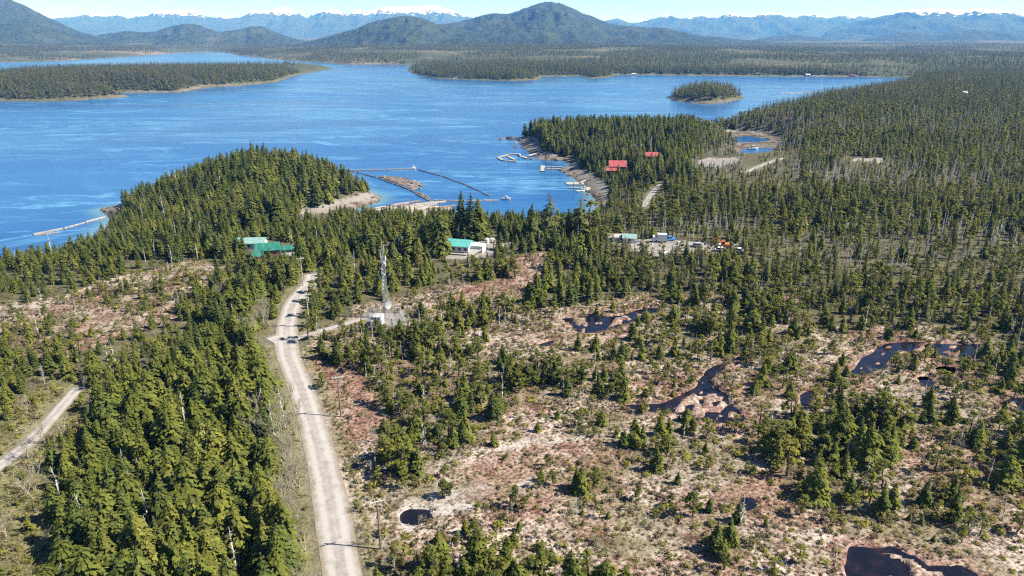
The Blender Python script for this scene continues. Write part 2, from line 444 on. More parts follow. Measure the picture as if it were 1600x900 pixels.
def road_material():
    s = NT('gravel_road')
    a = s.attr('across')
    n, f = s.noise(0.5, 5, 0.6), s.noise(3.0, 4, 0.7)
    base = s.ramp(s.math('ADD', s.math('MULTIPLY', n, 0.5), s.math('MULTIPLY', f, 0.5)), [(0.34, (.165, .148, .135)), (0.5, (.25, .232, .218)), (0.66, (.33, .312, .297))])
    tr = s.ramp(s.math('ADD', a, s.math('MULTIPLY', s.math('SUBTRACT', n, 0.5), 0.25)), [(0.0, 0.12), (0.2, 0.0), (0.38, 0.75), (0.56, 0.75), (0.75, 0.1), (1.0, 0.0)])
    c = s.mix(tr, base, (.35, .332, .318))
    c = s.mix(s.ramp(s.noise(0.22, 5, 0.7), [(0.54, 0.0), (0.68, 0.55)]), c, (.20, .175, .155))
    edge = s.ramp(s.math('ADD', a, s.math('MULTIPLY', s.math('SUBTRACT', s.noise(0.7, 5, 0.7), 0.5), 1.1)), [(0.72, 0.0), (1.0, 0.9)])
    c = s.mix(edge, c, (.19, .155, .10))
    s.bump(f, 0.5, 0.06)
    return s.fin(c, 0.95, 0.1)
M['road'] = road_material()

def sea_material():
    s = NT('sea_water')
    p = s.pos()
    streak = s.noise(0.011, 5, 0.55, s.scaled((0.45, 1.5, 1)), 1.6)
    big = s.noise(0.0022, 3, 0.5, s.scaled((0.7, 1.8, 1)), 0.8)
    fine = s.noise(0.05, 4, 0.6, s.scaled((0.5, 1.7, 1)), 0.6)
    c = s.mix(s.ramp(big, [(0.35, 0.0), (0.65, 1.0)]), (.006, .052, .168), (.010, .076, .222))
    c = s.mix(s.math('MULTIPLY', s.ramp(fine, [(0.4, 0.0), (0.7, 1.0)]), 0.35), c, (.012, .090, .235))
    swirl = s.noise(0.0045, 5, 0.6, s.scaled((0.5, 1.6, 1)), 3.2)
    foam = s.math('MULTIPLY', s.ramp(swirl, [(0.47, 0.0), (0.51, 0.8), (0.54, 0.10), (0.57, 0.08), (0.60, 0.55), (0.63, 0.05)]), s.ramp(streak, [(0.42, 0.1), (0.62, 1.0)]))
    slick = s.ramp(s.noise(0.0035, 4, 0.6, s.scaled((0.4, 1.5, 1)), 1.2), [(0.50, 0.0), (0.56, 0.55)])
    c = s.mix(slick, c, (.018, .105, .25))
    c = s.mix(foam, c, (.10, .27, .42))
    sh = s.attr('shallow')
    c = s.mix(sh, c, (.12, .22, .22))
    w1, w2 = s.noise(0.35, 4, 0.6, s.scaled((0.6, 1.4, 1))), s.noise(1.6, 3, 0.6)
    s.bump(s.math('ADD', s.math('MULTIPLY', w1, 0.7), s.math('MULTIPLY', w2, 0.3)), 0.32, 0.5)
    s.fin(c, s.ramp(big, [(0.3, 0.16), (0.7, 0.26)]), 0.5)
    s.b.inputs['IOR'].default_value = 1.33
    return s.m
M['sea'] = sea_material()

def pool_material():
    s = NT('bog_water')
    s.bump(s.noise(0.8, 3), 0.05, 0.2)
    s.fin(s.ramp(s.noise(0.35, 4), [(0.45, (.006, .006, .010)), (0.60, (.012, .009, .012)), (0.75, (.040, .018, .013))]), 0.06, 0.5)
    s.b.inputs['IOR'].default_value = 1.33
    return s.m
M['pool'] = pool_material()

def hill_material(name, snow_z, band, forest=True):
    s = NT(name)
    n, f = s.noise(0.004, 6, 0.66), s.noise(0.030, 5, 0.7)
    c = s.ramp(s.math('ADD', s.math('MULTIPLY', n, 0.5), s.math('MULTIPLY', f, 0.5)), [(0.36, (.014, .024, .016)), (0.5, (.034, .046, .026)), (0.62, (.060, .066, .036)), (0.72, (.12, .10, .075))])
    if snow_z:
        g = s.new('ShaderNodeNewGeometry')
        z, nz = s.new('ShaderNodeSeparateXYZ'), s.new('ShaderNodeSeparateXYZ')
        s.link(g.outputs['Position'], z.inputs[0]); s.link(g.outputs['Normal'], nz.inputs[0])
        h = s.math('DIVIDE', s.math('SUBTRACT', z.outputs[2], snow_z), band)
        h = s.math('ADD', h, s.math('MULTIPLY', s.math('SUBTRACT', s.noise(0.0045, 6, 0.7), 0.5), 3.2))
        h = s.math('ADD', h, s.math('MULTIPLY', s.math('SUBTRACT', nz.outputs[2], 0.85), 2.0))
        c = s.mix(s.ramp(h, [(0.42, 0.0), (0.62, 1.0)]), c, (.86, .88, .92))
    s.bump(f, 0.9, 12.0)
    return s.fin(c, 0.95, 0.05)

# ------------------------------------------------------------------ terrain, sea, hills, mountains
def grid_mesh(name, X, Y, Z, mat, smooth=True, wrap=False):
    nr, nc = X.shape
    me = bpy.data.meshes.new(name)
    v = np.stack([X, Y, Z], -1).reshape(-1, 3)
    i = np.arange(nr * nc).reshape(nr, nc)
    q = np.stack([i[:-1, :-1], i[:-1, 1:], i[1:, 1:], i[1:, :-1]], -1).reshape(-1, 4)
    me.vertices.add(len(v)); me.vertices.foreach_set('co', v.ravel().astype(np.float32))
    me.loops.add(q.size); me.loops.foreach_set('vertex_index', q.ravel().astype(np.int32))
    me.polygons.add(len(q)); me.polygons.foreach_set('loop_start', np.arange(0, q.size, 4, dtype=np.int32))
    me.update(calc_edges=True)
    me.polygons.foreach_set('use_smooth', np.full(len(q), smooth))
    me.materials.append(mat)
    o = bpy.data.objects.new(name, me)
    COL.objects.link(o)
    return o

def color_attr(me, name, r, g, b):
    a = me.attributes.new(name, 'FLOAT_COLOR', 'POINT')
    a.data.foreach_set('color', np.stack([r, g, b, np.ones_like(r)], -1).ravel().astype(np.float32))

NR, NC = 860, 720
rows = 30 * (45000 / 30) ** np.linspace(0, 1, NR)
us = np.linspace(-1.4, 1.4, NC)
U, Y = np.meshgrid(us, rows)
X = U * Y
Zt = np.zeros_like(X)
St = np.zeros_like(X)
for k in range(0, NR, 86):
    Zt[k:k + 86], St[k:k + 86] = ground(X[k:k + 86].copy(), Y[k:k + 86].copy())
Zt[Y > 12000] = np.minimum(Zt[Y > 12000], 30)
terrain = tag(grid_mesh('terrain', X, Y, Zt, M['land']), kind='structure')
xf, yf, zf, sf = X.ravel(), Y.ravel(), Zt.ravel(), St.ravel()
mk = masks(xf, yf, zf)
dd = np.hypot(xf, yf)
f1 = lambda a: a.astype(float)
bogm = np.maximum(f1(mk['bog']), f1(mk['mud']))
n9 = fbm(xf, yf, 26, 4, 77)
bogm = bogm * (1 - 0.55 * np.clip(mk['cluster'] * 1.6, 0, 1))
pool_ring = np.exp(-np.maximum(-mk['pool'], 0) / 1.8) * (mk['pool'] > -30) * np.where((mk['pool'] > 0.6) & (zf > 11.74), 0.15, 1)
n5 = fbm(xf, yf, 9, 4, 78)
red = np.clip(np.maximum(f1(mk['mud']) * np.clip(0.55 + 1.1 * n5, 0, 0.9), pool_ring * (0.75 + 0.6 * n9)), 0, 1) * (1 - 0.9 * f1(mk['pale']))
verge = np.clip(1 - (mk['road'] - 0.2) / 2.2, 0, 1) * (mk['road'] < 3)
grav = np.maximum(np.maximum(f1(mk['gravel']), 0), verge * 0.45 * (0.6 + 0.6 * n9))
shore = np.clip(1 - (sf - 1.5) / (2 + dd * 0.0015), 0, 1) * np.clip(0.75 + 0.8 * fbm(xf, yf, 60, 3, 79), 0.2, 1)
shore = np.maximum(shore, np.maximum(f1(mk['beach']) * (zf < 4.5), f1(mk['flat'])))
shore = np.where((zf > 6) & (dd < 900), 0, shore)
grassm = np.maximum(f1(mk['grass']) * np.clip(0.7 + 0.7 * n9, 0, 1), np.clip(1 - abs(mk['road'] - 1.6) / 1.6, 0, 1) * 0.7)
pm = terrain.data.attributes.new('pale_mud', 'FLOAT', 'POINT')
pm.data.foreach_set('value', (f1(mk['pale']) * np.clip(.8 + .9 * n5, 0, 1)).astype(np.float32))
color_attr(terrain.data, 'cover', bogm, red, np.clip(grav, 0, 1))
color_attr(terrain.data, 'shore', shore, grassm, ss(700, 1500, dd))

rw = 150 * (9000 / 150) ** np.linspace(0, 1, 330)
U2, Y2 = np.meshgrid(np.linspace(-1.4, 1.4, 260), rw)
X2 = U2 * Y2
sea = tag(grid_mesh('sea_water', X2, Y2, np.zeros_like(X2), M['sea']), kind='structure')
g2, s2 = ground(X2.ravel().copy(), Y2.ravel().copy())
a = sea.data.attributes.new('shallow', 'FLOAT', 'POINT')
a.data.foreach_set('value', (np.clip(1 + s2 / 9, 0, 1) * 0.8 * (Y2.ravel() < 430)).astype(np.float32))
for k, w in enumerate(POOLS_W):
    w = np.array(w)
    lo, hi = w.min(0) - 2.5, w.max(0) + 2.5
    nx, ny = 12, 8
    gx, gy = np.meshgrid(np.linspace(lo[0], hi[0], nx), np.linspace(lo[1], hi[1], ny))
    tag(grid_mesh('bog_pool_water', gx, gy, np.full_like(gx, 11.72), M['pool']), kind='structure')
for w in (LAGOON, CREEK):
    pass                                       # these two lie at sea level and belong to the sea sheet

def mountain(name, prof, D, front, back, mat, rough, seed, nu=420, nv=70, spur=0.95):
    pu, ph = [], []
    for px, py in prof:
        x, y, w = ray(px, py)
        pu.append(x / y); ph.append(CAMZ + D * w / y)
    pu, ph = np.array(pu), np.array(ph)
    def hf(x, y):
        t = np.clip((y - D) / back, 0, 1)
        u = x / np.maximum(y, 1)
        f = np.clip((D - y) / front, 0, 1)
        wob = fbm(x, y, front * 0.35, 3, seed) * 0.03 * f
        top = np.interp(u + wob, pu, ph)
        prof_ = np.where(y < D, (1 - f) ** 1.25, 1 - t ** 1.5)
        r = 1 - abs(fbm(x * 1.6, y * 0.55, front * 0.22, 5, seed + 4))
        env = np.where(y < D, np.minimum(f * 5, 1) * (1 - f) ** 0.6, np.minimum(t * 3, 1) * (1 - t))
        h = top * prof_ + (r - 0.8) * spur * np.maximum(top, 0) * env
        h = h + fbm(x, y, rough * 9, 5, seed + 9) * rough * 1.5 * np.minimum(np.maximum(top, 0) / 120, 1)
        edge = np.minimum(ss(pu[0], pu[0] + 0.02, u), 1 - ss(pu[-1] - 0.02, pu[-1], u))
        h = np.where((y < D - front) | (y > D + back), -30, h * edge - 12 * (1 - edge))
        return h
    u = np.linspace(pu[0], pu[-1], nu)
    v = np.concatenate([np.linspace(D - front * 1.0, D, int(nv * 0.75)), np.linspace(D, D + back, int(nv * 0.25) + 1)[1:]])
    UU, YY = np.meshgrid(u, v)
    XX = UU * YY
    o = grid_mesh(name, XX, YY, hf(XX, YY) - 3, mat)
    tag(o, kind='structure')
    if D < 9000: RANGES.append(hf)
    return o

m_near, m_mid = hill_material('forested_hill', 0, 1), hill_material('forested_hill_far', 0, 1)
m_snow, m_snow2 = hill_material('snowy_mountain', 500, 190), hill_material('snow_dusted_mountain', 455, 160)
mountain('mountain', [(-400, 30), (-150, 32), (60, 34), (80, 29), (100, 28), (140, 22), (165, 26), (185, 22), (200, 29), (250, 18), (270, 17), (300, 15), (320, 25), (345, 28), (375, 28), (400, 15), (420, 18),
                      (445, 11), (465, 20), (480, 28), (500, 17), (520, 15), (545, 22), (560, 16), (575, 17), (600, 11), (640, 9), (680, 9), (700, 13), (722, 22), (760, 35), (800, 42), (870, 48), (930, 58)],
         18000, 5000, 4000, m_snow, 22, 201, 700, 80)
mountain('mountain', [(860, 58), (900, 45), (940, 33), (965, 29), (985, 37), (1010, 32), (1045, 23), (1065, 30), (1100, 24), (1120, 28), (1140, 20), (1165, 26), (1190, 22), (1215, 20), (1240, 28), (1265, 22),
                      (1290, 28), (1320, 25), (1345, 32), (1370, 34), (1420, 40), (1500, 52)], 17000, 4500, 4000, m_snow2, 22, 221, 600, 80)
mountain('mountain', [(1270, 58), (1310, 40), (1345, 31), (1370, 27), (1395, 22), (1410, 16), (1450, 13.5), (1500, 14), (1550, 14), (1575, 18), (1600, 25), (1640, 26), (1700, 24), (1800, 30), (2000, 40)],
         13000, 3800, 3000, hill_material('snow_dusted_ridge', 395, 140), 16, 241, 500, 80)
mountain('mountain', [(1290, 52), (1320, 25), (1350, 26), (1370, 30), (1400, 40), (1440, 50)], 20000, 2500, 2000, hill_material('icefield', 500, 200), 20, 251, 120, 50)
mountain('hill', [(-700, -30), (-300, -12), (-100, -14), (0, -6), (20, 0), (40, 8), (60, 19), (80, 29), (100, 38), (125, 49), (150, 56), (200, 66), (260, 74), (300, 80)], 5600, 2000, 2200, m_near, 6, 261, 420, 90)
mountain('hill', [(90, 76), (130, 62), (160, 53), (200, 48), (225, 50), (245, 49), (260, 43), (285, 37), (303, 37), (325, 44), (345, 50), (365, 47), (390, 41), (410, 41), (430, 50), (460, 60), (490, 68), (530, 78)],
         5900, 1500, 1800, m_near, 6, 281, 360, 80)
mountain('hill', [(380, 84), (420, 76), (480, 66), (540, 49), (580, 35), (610, 27), (640, 24.5), (660, 28), (685, 37), (710, 42), (740, 48), (780, 62), (830, 74)], 4700, 1500, 1800, m_near, 6, 301, 380, 80)
mountain('hill', [(560, 74), (640, 46), (690, 38), (720, 34), (745, 26), (770, 21), (800, 20), (818, 12), (835, 7), (850, 3), (862, 2), (876, 5), (890, 10), (910, 21), (935, 29), (955, 37), (990, 42), (1040, 44),
                  (1070, 51), (1100, 56), (1160, 62), (1250, 70), (1330, 76)], 5800, 2300, 2200, m_near, 7, 321, 460, 90)
mountain('hill', [(1130, 70), (1180, 61), (1210, 56), (1235, 54), (1260, 56), (1300, 61), (1340, 62), (1370, 58), (1400, 50), (1430, 50), (1460, 53), (1490, 49), (1520, 46), (1560, 48), (1620, 55), (1750, 58), (1900, 66)],
         8200, 1600, 2200, m_mid, 6, 341, 380, 60)

def strip(name, line, w, mat, lift=0.06, k=9, step=1.5):
    pts = []
    for (x0, y0), (x1, y1) in zip(line[:-1], line[1:]):
        n = max(1, int(math.hypot(x1 - x0, y1 - y0) / step))
        for i in range(n): pts.append((x0 + (x1 - x0) * i / n, y0 + (y1 - y0) * i / n))
    pts.append(line[-1])
    p = np.array(pts)
    ker = np.ones(9) / 9
    if len(p) > 12:
        q = np.stack([np.convolve(np.pad(p[:, i], 4, 'edge'), ker, 'valid') for i in (0, 1)], -1)
        q[0], q[-1] = p[0], p[-1]
        p = q
    t = np.gradient(p, axis=0)
    t /= np.linalg.norm(t, axis=1, keepdims=True) + 1e-9
    nrm = np.stack([-t[:, 1], t[:, 0]], -1)
    a = np.linspace(-1, 1, k)
    wob = 1 + 0.10 * fbm(p[:, 0], p[:, 1], 8, 3, 401)
    X = p[:, None, 0] + nrm[:, None, 0] * a * w * wob[:, None]
    Y = p[:, None, 1] + nrm[:, None, 1] * a * w * wob[:, None]
    h = np.maximum.reduce([land(X.ravel() + dx, Y.ravel() + dy) for dx, dy in ((0, 0), (.5, 0), (-.5, 0), (0, .9), (0, -.9))]).reshape(X.shape)
    o = grid_mesh(name, X, Y, h + lift - 0.05 * abs(a) ** 4, mat)
    at_ = o.data.attributes.new('across', 'FLOAT', 'POINT')
    at_.data.foreach_set('value', np.broadcast_to(abs(a), X.shape).ravel().astype(np.float32))
    return tag(o, kind='structure')
for (l, w), nm in zip(ROADS_W, ('gravel_road', 'gravel_driveway', 'gravel_turnout', 'gravel_track', 'gravel_road', 'gravel_road')):
    strip(nm, l, w, M['road'], 0.10 if nm == 'gravel_road' else 0.06)
#PART2

# ------------------------------------------------------------------ mesh builder
def leafy(me, nv):
    """rounded shading for foliage: the leaves of a clump share the clump's outward direction"""
    if len(nv) == len(me.vertices) and len(nv):
        me.polygons.foreach_set('use_smooth', np.full(len(me.polygons), True))
        me.normals_split_custom_set_from_vertices(nv)

class MB:
    """collects shapes and links them as ONE mesh object"""
    def __init__(s): s.v, s.f, s.t, s.nv = [], [], [], []
    def add(s, vs, fs, tone=0.5, nrm=None):
        k = len(s.v)
        if nrm is not None: s.nv += [tuple(nrm)] * len(vs)
        s.v += [tuple(p) for p in vs]
        s.f += [tuple(i + k for i in f) for f in fs]
        s.t += [tone] * len(fs)
        return s
    def box(s, c, size, rz=0.0, rot=None):
        hx, hy, hz = size[0] / 2, size[1] / 2, size[2] / 2
        m = rot if rot is not None else Matrix.Rotation(rz, 3, 'Z')
        c = Vector(c)
        vs = [c + m @ Vector((x * hx, y * hy, z * hz)) for z in (-1, 1) for x, y in ((-1, -1), (1, -1), (1, 1), (-1, 1))]
        return s.add(vs, [(0, 3, 2, 1), (4, 5, 6, 7), (0, 1, 5, 4), (1, 2, 6, 5), (2, 3, 7, 6), (3, 0, 4, 7)])
    def tube(s, p0, p1, r0, r1=None, n=6, cap=True):
        p0, p1 = Vector(p0), Vector(p1)
        r1 = r0 if r1 is None else r1
        d = (p1 - p0)
        if d.length < 1e-6: return s
        d.normalize()
        a = d.orthogonal().normalized()
        b = d.cross(a)
        vs = []
        for p, r in ((p0, r0), (p1, r1)):
            for i in range(n):
                t = 2 * math.pi * i / n
                vs.append(p + a * (math.cos(t) * r) + b * (math.sin(t) * r))
        fs = [(i, (i + 1) % n, n + (i + 1) % n, n + i) for i in range(n)]
        if cap: fs += [tuple(range(n - 1, -1, -1)), tuple(range(n, 2 * n))]
        return s.add(vs, fs)
    def path(s, pts, radii, n=6):
        for a, b, r0, r1 in zip(pts[:-1], pts[1:], radii[:-1], radii[1:]): s.tube(a, b, r0, r1, n)
        return s
    def prism(s, poly, axis, a, b):
        """an outline in the plane across the axis, run from a to b along it"""
        mk_ = (lambda p, q: (q, p[0], p[1])) if axis == 'x' else (lambda p, q: (p[0], q, p[1])) if axis == 'y' else (lambda p, q: (p[0], p[1], q))
        n = len(poly)
        vs = [mk_(p, a) for p in poly] + [mk_(p, b) for p in poly]
        return s.add(vs, [tuple(range(n - 1, -1, -1)), tuple(range(n, 2 * n))] + [(i, (i + 1) % n, n + (i + 1) % n, n + i) for i in range(n)])
    def sheet(s, vs, th):
        """a flat four-cornered slab with thickness"""
        vs = [Vector(v) for v in vs]
        nn = (vs[1] - vs[0]).cross(vs[3] - vs[0]).normalized() * th
        lo = [v - nn for v in vs]
        return s.add(vs + lo, [(0, 1, 2, 3), (7, 6, 5, 4), (0, 4, 5, 1), (1, 5, 6, 2), (2, 6, 7, 3), (3, 7, 4, 0)])
    def disc(s, c, nrm, r, depth, n=16):
        """a dish: a shallow bowl opening along nrm"""
        c, nrm = Vector(c), Vector(nrm).normalized()
        a = nrm.orthogonal().normalized(); b = nrm.cross(a)
        vs = [c - nrm * depth]
        for q in (0.5, 1.0):
            for i in range(n):
                t = 2 * math.pi * i / n
                vs.append(c - nrm * depth * (1 - q * q) + (a * math.cos(t) + b * math.sin(t)) * r * q)
        fs = [(0, 1 + i, 1 + (i + 1) % n) for i in range(n)] + [(1 + i, 1 + n + i, 1 + n + (i + 1) % n, 1 + (i + 1) % n) for i in range(n)]
        return s.add(vs, fs)
    def mesh(s, name, mat, smooth=False):
        me = bpy.data.meshes.new(name)
        me.from_pydata(s.v, [], s.f)
        a = me.attributes.new('tone', 'FLOAT', 'FACE')
        a.data.foreach_set('value', np.array(s.t, np.float32))
        me.materials.append(mat)
        leafy(me, s.nv)
        if smooth: me.polygons.foreach_set('use_smooth', np.full(len(me.polygons), True))
        me.update()
        return me
    def build(s, name, mat, parent=None, smooth=False):
        o = bpy.data.objects.new(name, s.mesh(name, mat, smooth))
        COL.objects.link(o)
        if parent: o.parent = parent
        return o

def thing(name, label, cat, loc=(0, 0, 0), rz=0.0, group=None):
    o = bpy.data.objects.new(name, None)
    o.empty_display_size = 0.3
    COL.objects.link(o)
    o.location, o.rotation_euler = loc, (0, 0, rz)
    return tag(o, label, cat, group)

U_ = random.uniform
# ------------------------------------------------------------------ plants, all ten units tall
def conifer(seed, rad, levels, nbr, spr, droop, low=0.06, ragged=0.3, fat=1.0, power=0.8):
    random.seed(seed)
    c, t = MB(), MB()
    lean = (U_(-.25, .25), U_(-.25, .25))
    ax = lambda z: Vector((lean[0] * (z / 10) ** 2, lean[1] * (z / 10) ** 2, z))
    t.path([ax(-0.4), ax(4), ax(8), ax(9.9)], [.17, .12, .06, .015], 6)
    lob = [(U_(0, 6.28), U_(2, 4)) for _ in range(3)]
    for k in range(levels):
        q = k / (levels - 1)
        z = 10 * (low + (0.985 - low) * q ** 0.92) + U_(-.1, .1)
        r = rad * (1 - q) ** power * (0.75 + 0.25 * min(1, q * 8)) + 0.10
        n = max(3, int(nbr * (0.55 + 0.6 * (1 - q)) + U_(-1, 1)))
        a0 = U_(0, 6.28)
        for i in range(n):
            if random.random() < 0.10 * ragged / 0.3: continue
            a = a0 + 6.283 * i / n + U_(-.35, .35)
            rr = r * (1 + ragged * U_(-1, 1)) * (1 + 0.12 * sum(math.sin(a * 2 + p + z * w * .3) for p, w in lob))
            d = Vector((math.cos(a), math.sin(a), 0)); sd = Vector((-d.y, d.x, 0))
            dr = droop * U_(0.6, 1.3)
            tone = min(1, max(0, random.gauss(0.5, 0.26)))
            m = max(2, int(spr * (0.5 + 0.5 * (1 - q))))
            for j in range(m):
                s0 = 0.18 + 0.78 * (j + U_(-.2, .3)) / m
                s1 = min(1.12, s0 + U_(0.30, 0.46))
                h = lambda s_: z + 0.18 * rr - dr * rr * s_ * s_ * 0.75 + (0.12 * rr * s_ if dr < 0.3 else 0)
                off = sd * U_(-.22, .22) * rr * s0
                w = (0.20 * rr + 0.10) * U_(0.7, 1.25) * (1.15 - 0.5 * s0) * fat
                base = ax(z); base.z = 0
                p0 = base + d * rr * s0 + off + Vector((0, 0, h(s0)))
                p1 = base + d * rr * s1 + off * 1.6 + Vector((0, 0, h(s1) + U_(-.12, .06)))
                mid = (p0 + p1) / 2 + Vector((0, 0, 0.05))
                rl, rr_ = U_(-.20, -.02), U_(-.20, -.02)
                l, r_ = mid + sd * w + Vector((0, 0, rl)) - d * w * .15, mid - sd * w + Vector((0, 0, rr_)) - d * w * .15
                l2, r2 = p1 + sd * w * .55 + Vector((0, 0, rl * .8)), p1 - sd * w * .55 + Vector((0, 0, rr_ * .8))
                c.add([p0, l, l2, p1, r2, r_], [(3, 1, 0), (3, 2, 1), (5, 3, 0), (5, 4, 3)], min(1, max(0, tone + U_(-.2, .2))), (d * .62 + sd * U_(-.35, .35) + Vector((0, 0, .62 + U_(-.25, .25)))).normalized())
    return c, t

def puff(mb, c, rx, rz, n, size, tone):
    for _ in range(n):
        while True:
            p = Vector((U_(-1, 1), U_(-1, 1), U_(-1, 1)))
            if 0.15 < p.length < 1: break
        q = Vector((p.x * rx, p.y * rx, p.z * rz)) + Vector(c)
        nn = (p.normalized() + Vector((U_(-.6, .6), U_(-.6, .6), U_(0, .8)))).normalized()
        a = nn.orthogonal().normalized(); a.rotate(Matrix.Rotation(U_(0, 6.28), 3, nn)); b = nn.cross(a)
        k = size * U_(.6, 1.3)
        mb.add([q + a * k, q + b * k * .75, q - a * k * .8, q - b * k * .7], [(0, 1, 2), (0, 2, 3)], min(1, max(0, tone + U_(-.25, .25))), (p.normalized() * .6 + nn * .3 + Vector((0, 0, .5))).normalized())

def pine(seed, dens=1.0, spread=1.0):
    random.seed(seed)
    c, t = MB(), MB()
    pts, p = [Vector((0, 0, -.4))], Vector((0, 0, 0))
    for z in (2.5, 5, 7.5, 9.6):
        p = Vector((p.x + U_(-.45, .45), p.y + U_(-.45, .45), z)); pts.append(p)
    rad = [.24, .20, .15, .10, .03]
    t.path(pts, rad, 6)
    def axis(z):
        for a, b in zip(pts[:-1], pts[1:]):
            if a.z <= z <= b.z: return a.lerp(b, (z - a.z) / (b.z - a.z))
        return pts[-1]
    for k in range(int(22 * dens)):
        z = U_(2.4, 9.7); q = (z - 2.4) / 7.3
        r = spread * U_(.5, 1.0) * (2.5 * math.sin(math.pi * min(1, .22 + .78 * q)) ** .8 + .25)
        a = U_(0, 6.283); b = axis(z)
        e = b + Vector((math.cos(a) * r, math.sin(a) * r, U_(.1, .6) * r * .6))
        t.tube(b, e, .05, .02, 4, False)
        tone = random.gauss(.5, .2)
        puff(c, e, U_(.55, .95), U_(.35, .55), int(20 * dens), .34, tone)
        if random.random() < .6: puff(c, b.lerp(e, .6), .55, .35, 10, .32, tone)
    puff(c, pts[-1], .6, .6, 24, .3, .6)
    return c, t

def snag(seed, branches=26, length=1.4):
    random.seed(seed)
    t, b = MB(), MB()
    pts = [Vector((0, 0, -.4)), Vector((U_(-.1, .1), U_(-.1, .1), 3.5)), Vector((U_(-.25, .25), U_(-.25, .25), 7)), Vector((U_(-.4, .4), U_(-.4, .4), 10))]
    t.path(pts, [.20, .16, .10, .025], 6)
    for _ in range(branches):
        z = U_(2.2, 9.6); k = min(2, int(z / 3.5)); q = pts[k + 1] if False else None
        s = (z - pts[k].z) / (pts[k + 1].z - pts[k].z); p = pts[k].lerp(pts[k + 1], s)
        a = U_(0, 6.283); l = length * U_(.4, 1.1) * (1.15 - z / 11)
        e = p + Vector((math.cos(a) * l, math.sin(a) * l, U_(-.5, .35) * l))
        b.tube(p, e, .055, .02, 3, False)
        for _ in range(3):
            m = p.lerp(e, U_(.3, .95)); g = m + Vector((U_(-.4, .4), U_(-.4, .4), U_(-.3, .3)))
            b.tube(m, g, .03, .012, 3, False)
    return t, b

def bare(seed):
    """a thin many-stemmed alder with its first leaf buds"""
    random.seed(seed)
    t, b, l = MB(), MB(), MB()
    def grow(mb, p, d, ln, r, lev):
        e = p + d * ln
        mb.tube(p, e, r, r * .6, 4 if lev else 5, False)
        if lev >= 3:
            for _ in range(5):
                q = p.lerp(e, U_(.3, 1)) + Vector((U_(-.12, .12), U_(-.12, .12), U_(-.1, .1)))
                a, c_ = Vector((U_(-1, 1), U_(-1, 1), U_(-1, 1))) * .14, Vector((U_(-1, 1), U_(-1, 1), U_(-1, 1))) * .14
                l.add([q, q + a, q + c_], [(0, 1, 2)], U_(.2, .9))
            return
        for _ in range(4 if lev < 2 else 3):
            m = p.lerp(e, U_(.35, 1.0))
            nd = (d + Vector((U_(-.8, .8), U_(-.8, .8), U_(-.1, .6)))).normalized()
            grow(b, m, nd, ln * U_(.42, .68), r * .5, lev + 1)
    for _ in range(random.choice((2, 3, 3))):
        d = Vector((U_(-.22, .22), U_(-.22, .22), 1)).normalized()
        grow(t, Vector((U_(-.3, .3), U_(-.3, .3), -.3)), d, U_(5.2, 6.6), .10, 0)
    return t, b, l

def bushy(seed, n=70, flat=.6, size=.9, twigs=0):
    random.seed(seed)
    m = MB()
    for _ in range(4):
        puff(m, (U_(-2.2, 2.2), U_(-2.2, 2.2), U_(2.0, 4.5) * flat * 1.4), U_(2.2, 3.6), U_(2.4, 3.6) * flat, n // 4, size, random.gauss(.5, .2))
    return m

def tuft(seed, n=16, h=5.0):
    random.seed(seed)
    m = MB()
    for _ in range(n):
        a, r = U_(0, 6.28), U_(0, 2.2)
        p = Vector((math.cos(a) * r, math.sin(a) * r, -.3)); q = p + Vector((math.cos(a) * U_(1, 3), math.sin(a) * U_(1, 3), h * U_(.5, 1)))
        w = Vector((-math.sin(a), math.cos(a), 0)) * U_(.5, 1.1)
        m.add([p - w, p + w, q + w * .3, q - w * .3], [(0, 1, 2, 3)], U_(0, 1))
    return m

def proto(name, mesh): return bpy.data.objects.new(name, mesh)
def joined(parts, name):
    """several builders as one mesh with one material each"""
    me = bpy.data.meshes.new(name)
    v, f, t, mi, nv = [], [], [], [], []
    for k, (mb, mat) in enumerate(parts):
        o = len(v)
        nv += mb.nv if len(mb.nv) == len(mb.v) else [tuple(Vector((p[0], p[1], .05)).normalized()) for p in mb.v]
        v += mb.v; f += [tuple(i + o for i in q) for q in mb.f]; t += mb.t; mi += [k] * len(mb.f)
        me.materials.append(mat)
    me.from_pydata(v, [], f)
    me.polygons.foreach_set('material_index', np.array(mi, np.int32))
    a = me.attributes.new('tone', 'FLOAT', 'FACE'); a.data.foreach_set('value', np.array(t, np.float32))
    me.update()
    if any(mb.nv for mb, _ in parts): leafy(me, nv)
    return me

KIND = {}      # kind -> list of (crown/branch builders ...) of the near plants
KIND['cedar'] = [conifer(100 + i, (1.25, 1.55, 1.8, 2.15, 1.65, 1.4)[i], (38, 36, 34, 34, 36, 38)[i], 13, 9, (.55, .45, .6, .5, .7, .35)[i], .04, (.42, .5, .45, .55, .4, .5)[i], .68, (.8, .6, .7, .5, .95, .65)[i]) for i in range(6)]
KIND['hemlock'] = [conifer(120 + i, (1.2, 1.6, 1.4, 1.85, 1.45)[i], 36, 11, 8, (.38, .3, .5, .4, .2)[i], .05, (.38, .5, .4, .5, .45)[i], .68, (.9, .7, .8, .6, 1.0)[i]) for i in range(5)]
KIND['spruce'] = [conifer(140 + i, (1.05, 1.25, 1.15, 1.35)[i], 28, 8, 6, .42, .08, .55, .65, .55) for i in range(4)]
KIND['pine'] = [pine(160 + i, (1.0, .8, 1.1, .7, .9)[i], (1.0, .8, 1.15, .9, .7)[i]) for i in range(5)]
KIND['snag'] = [snag(180 + i, (26, 18, 34, 12)[i], (1.5, 1.1, 1.8, .8)[i]) for i in range(4)]
KIND['bare'] = [bare(190 + i) for i in range(3)]
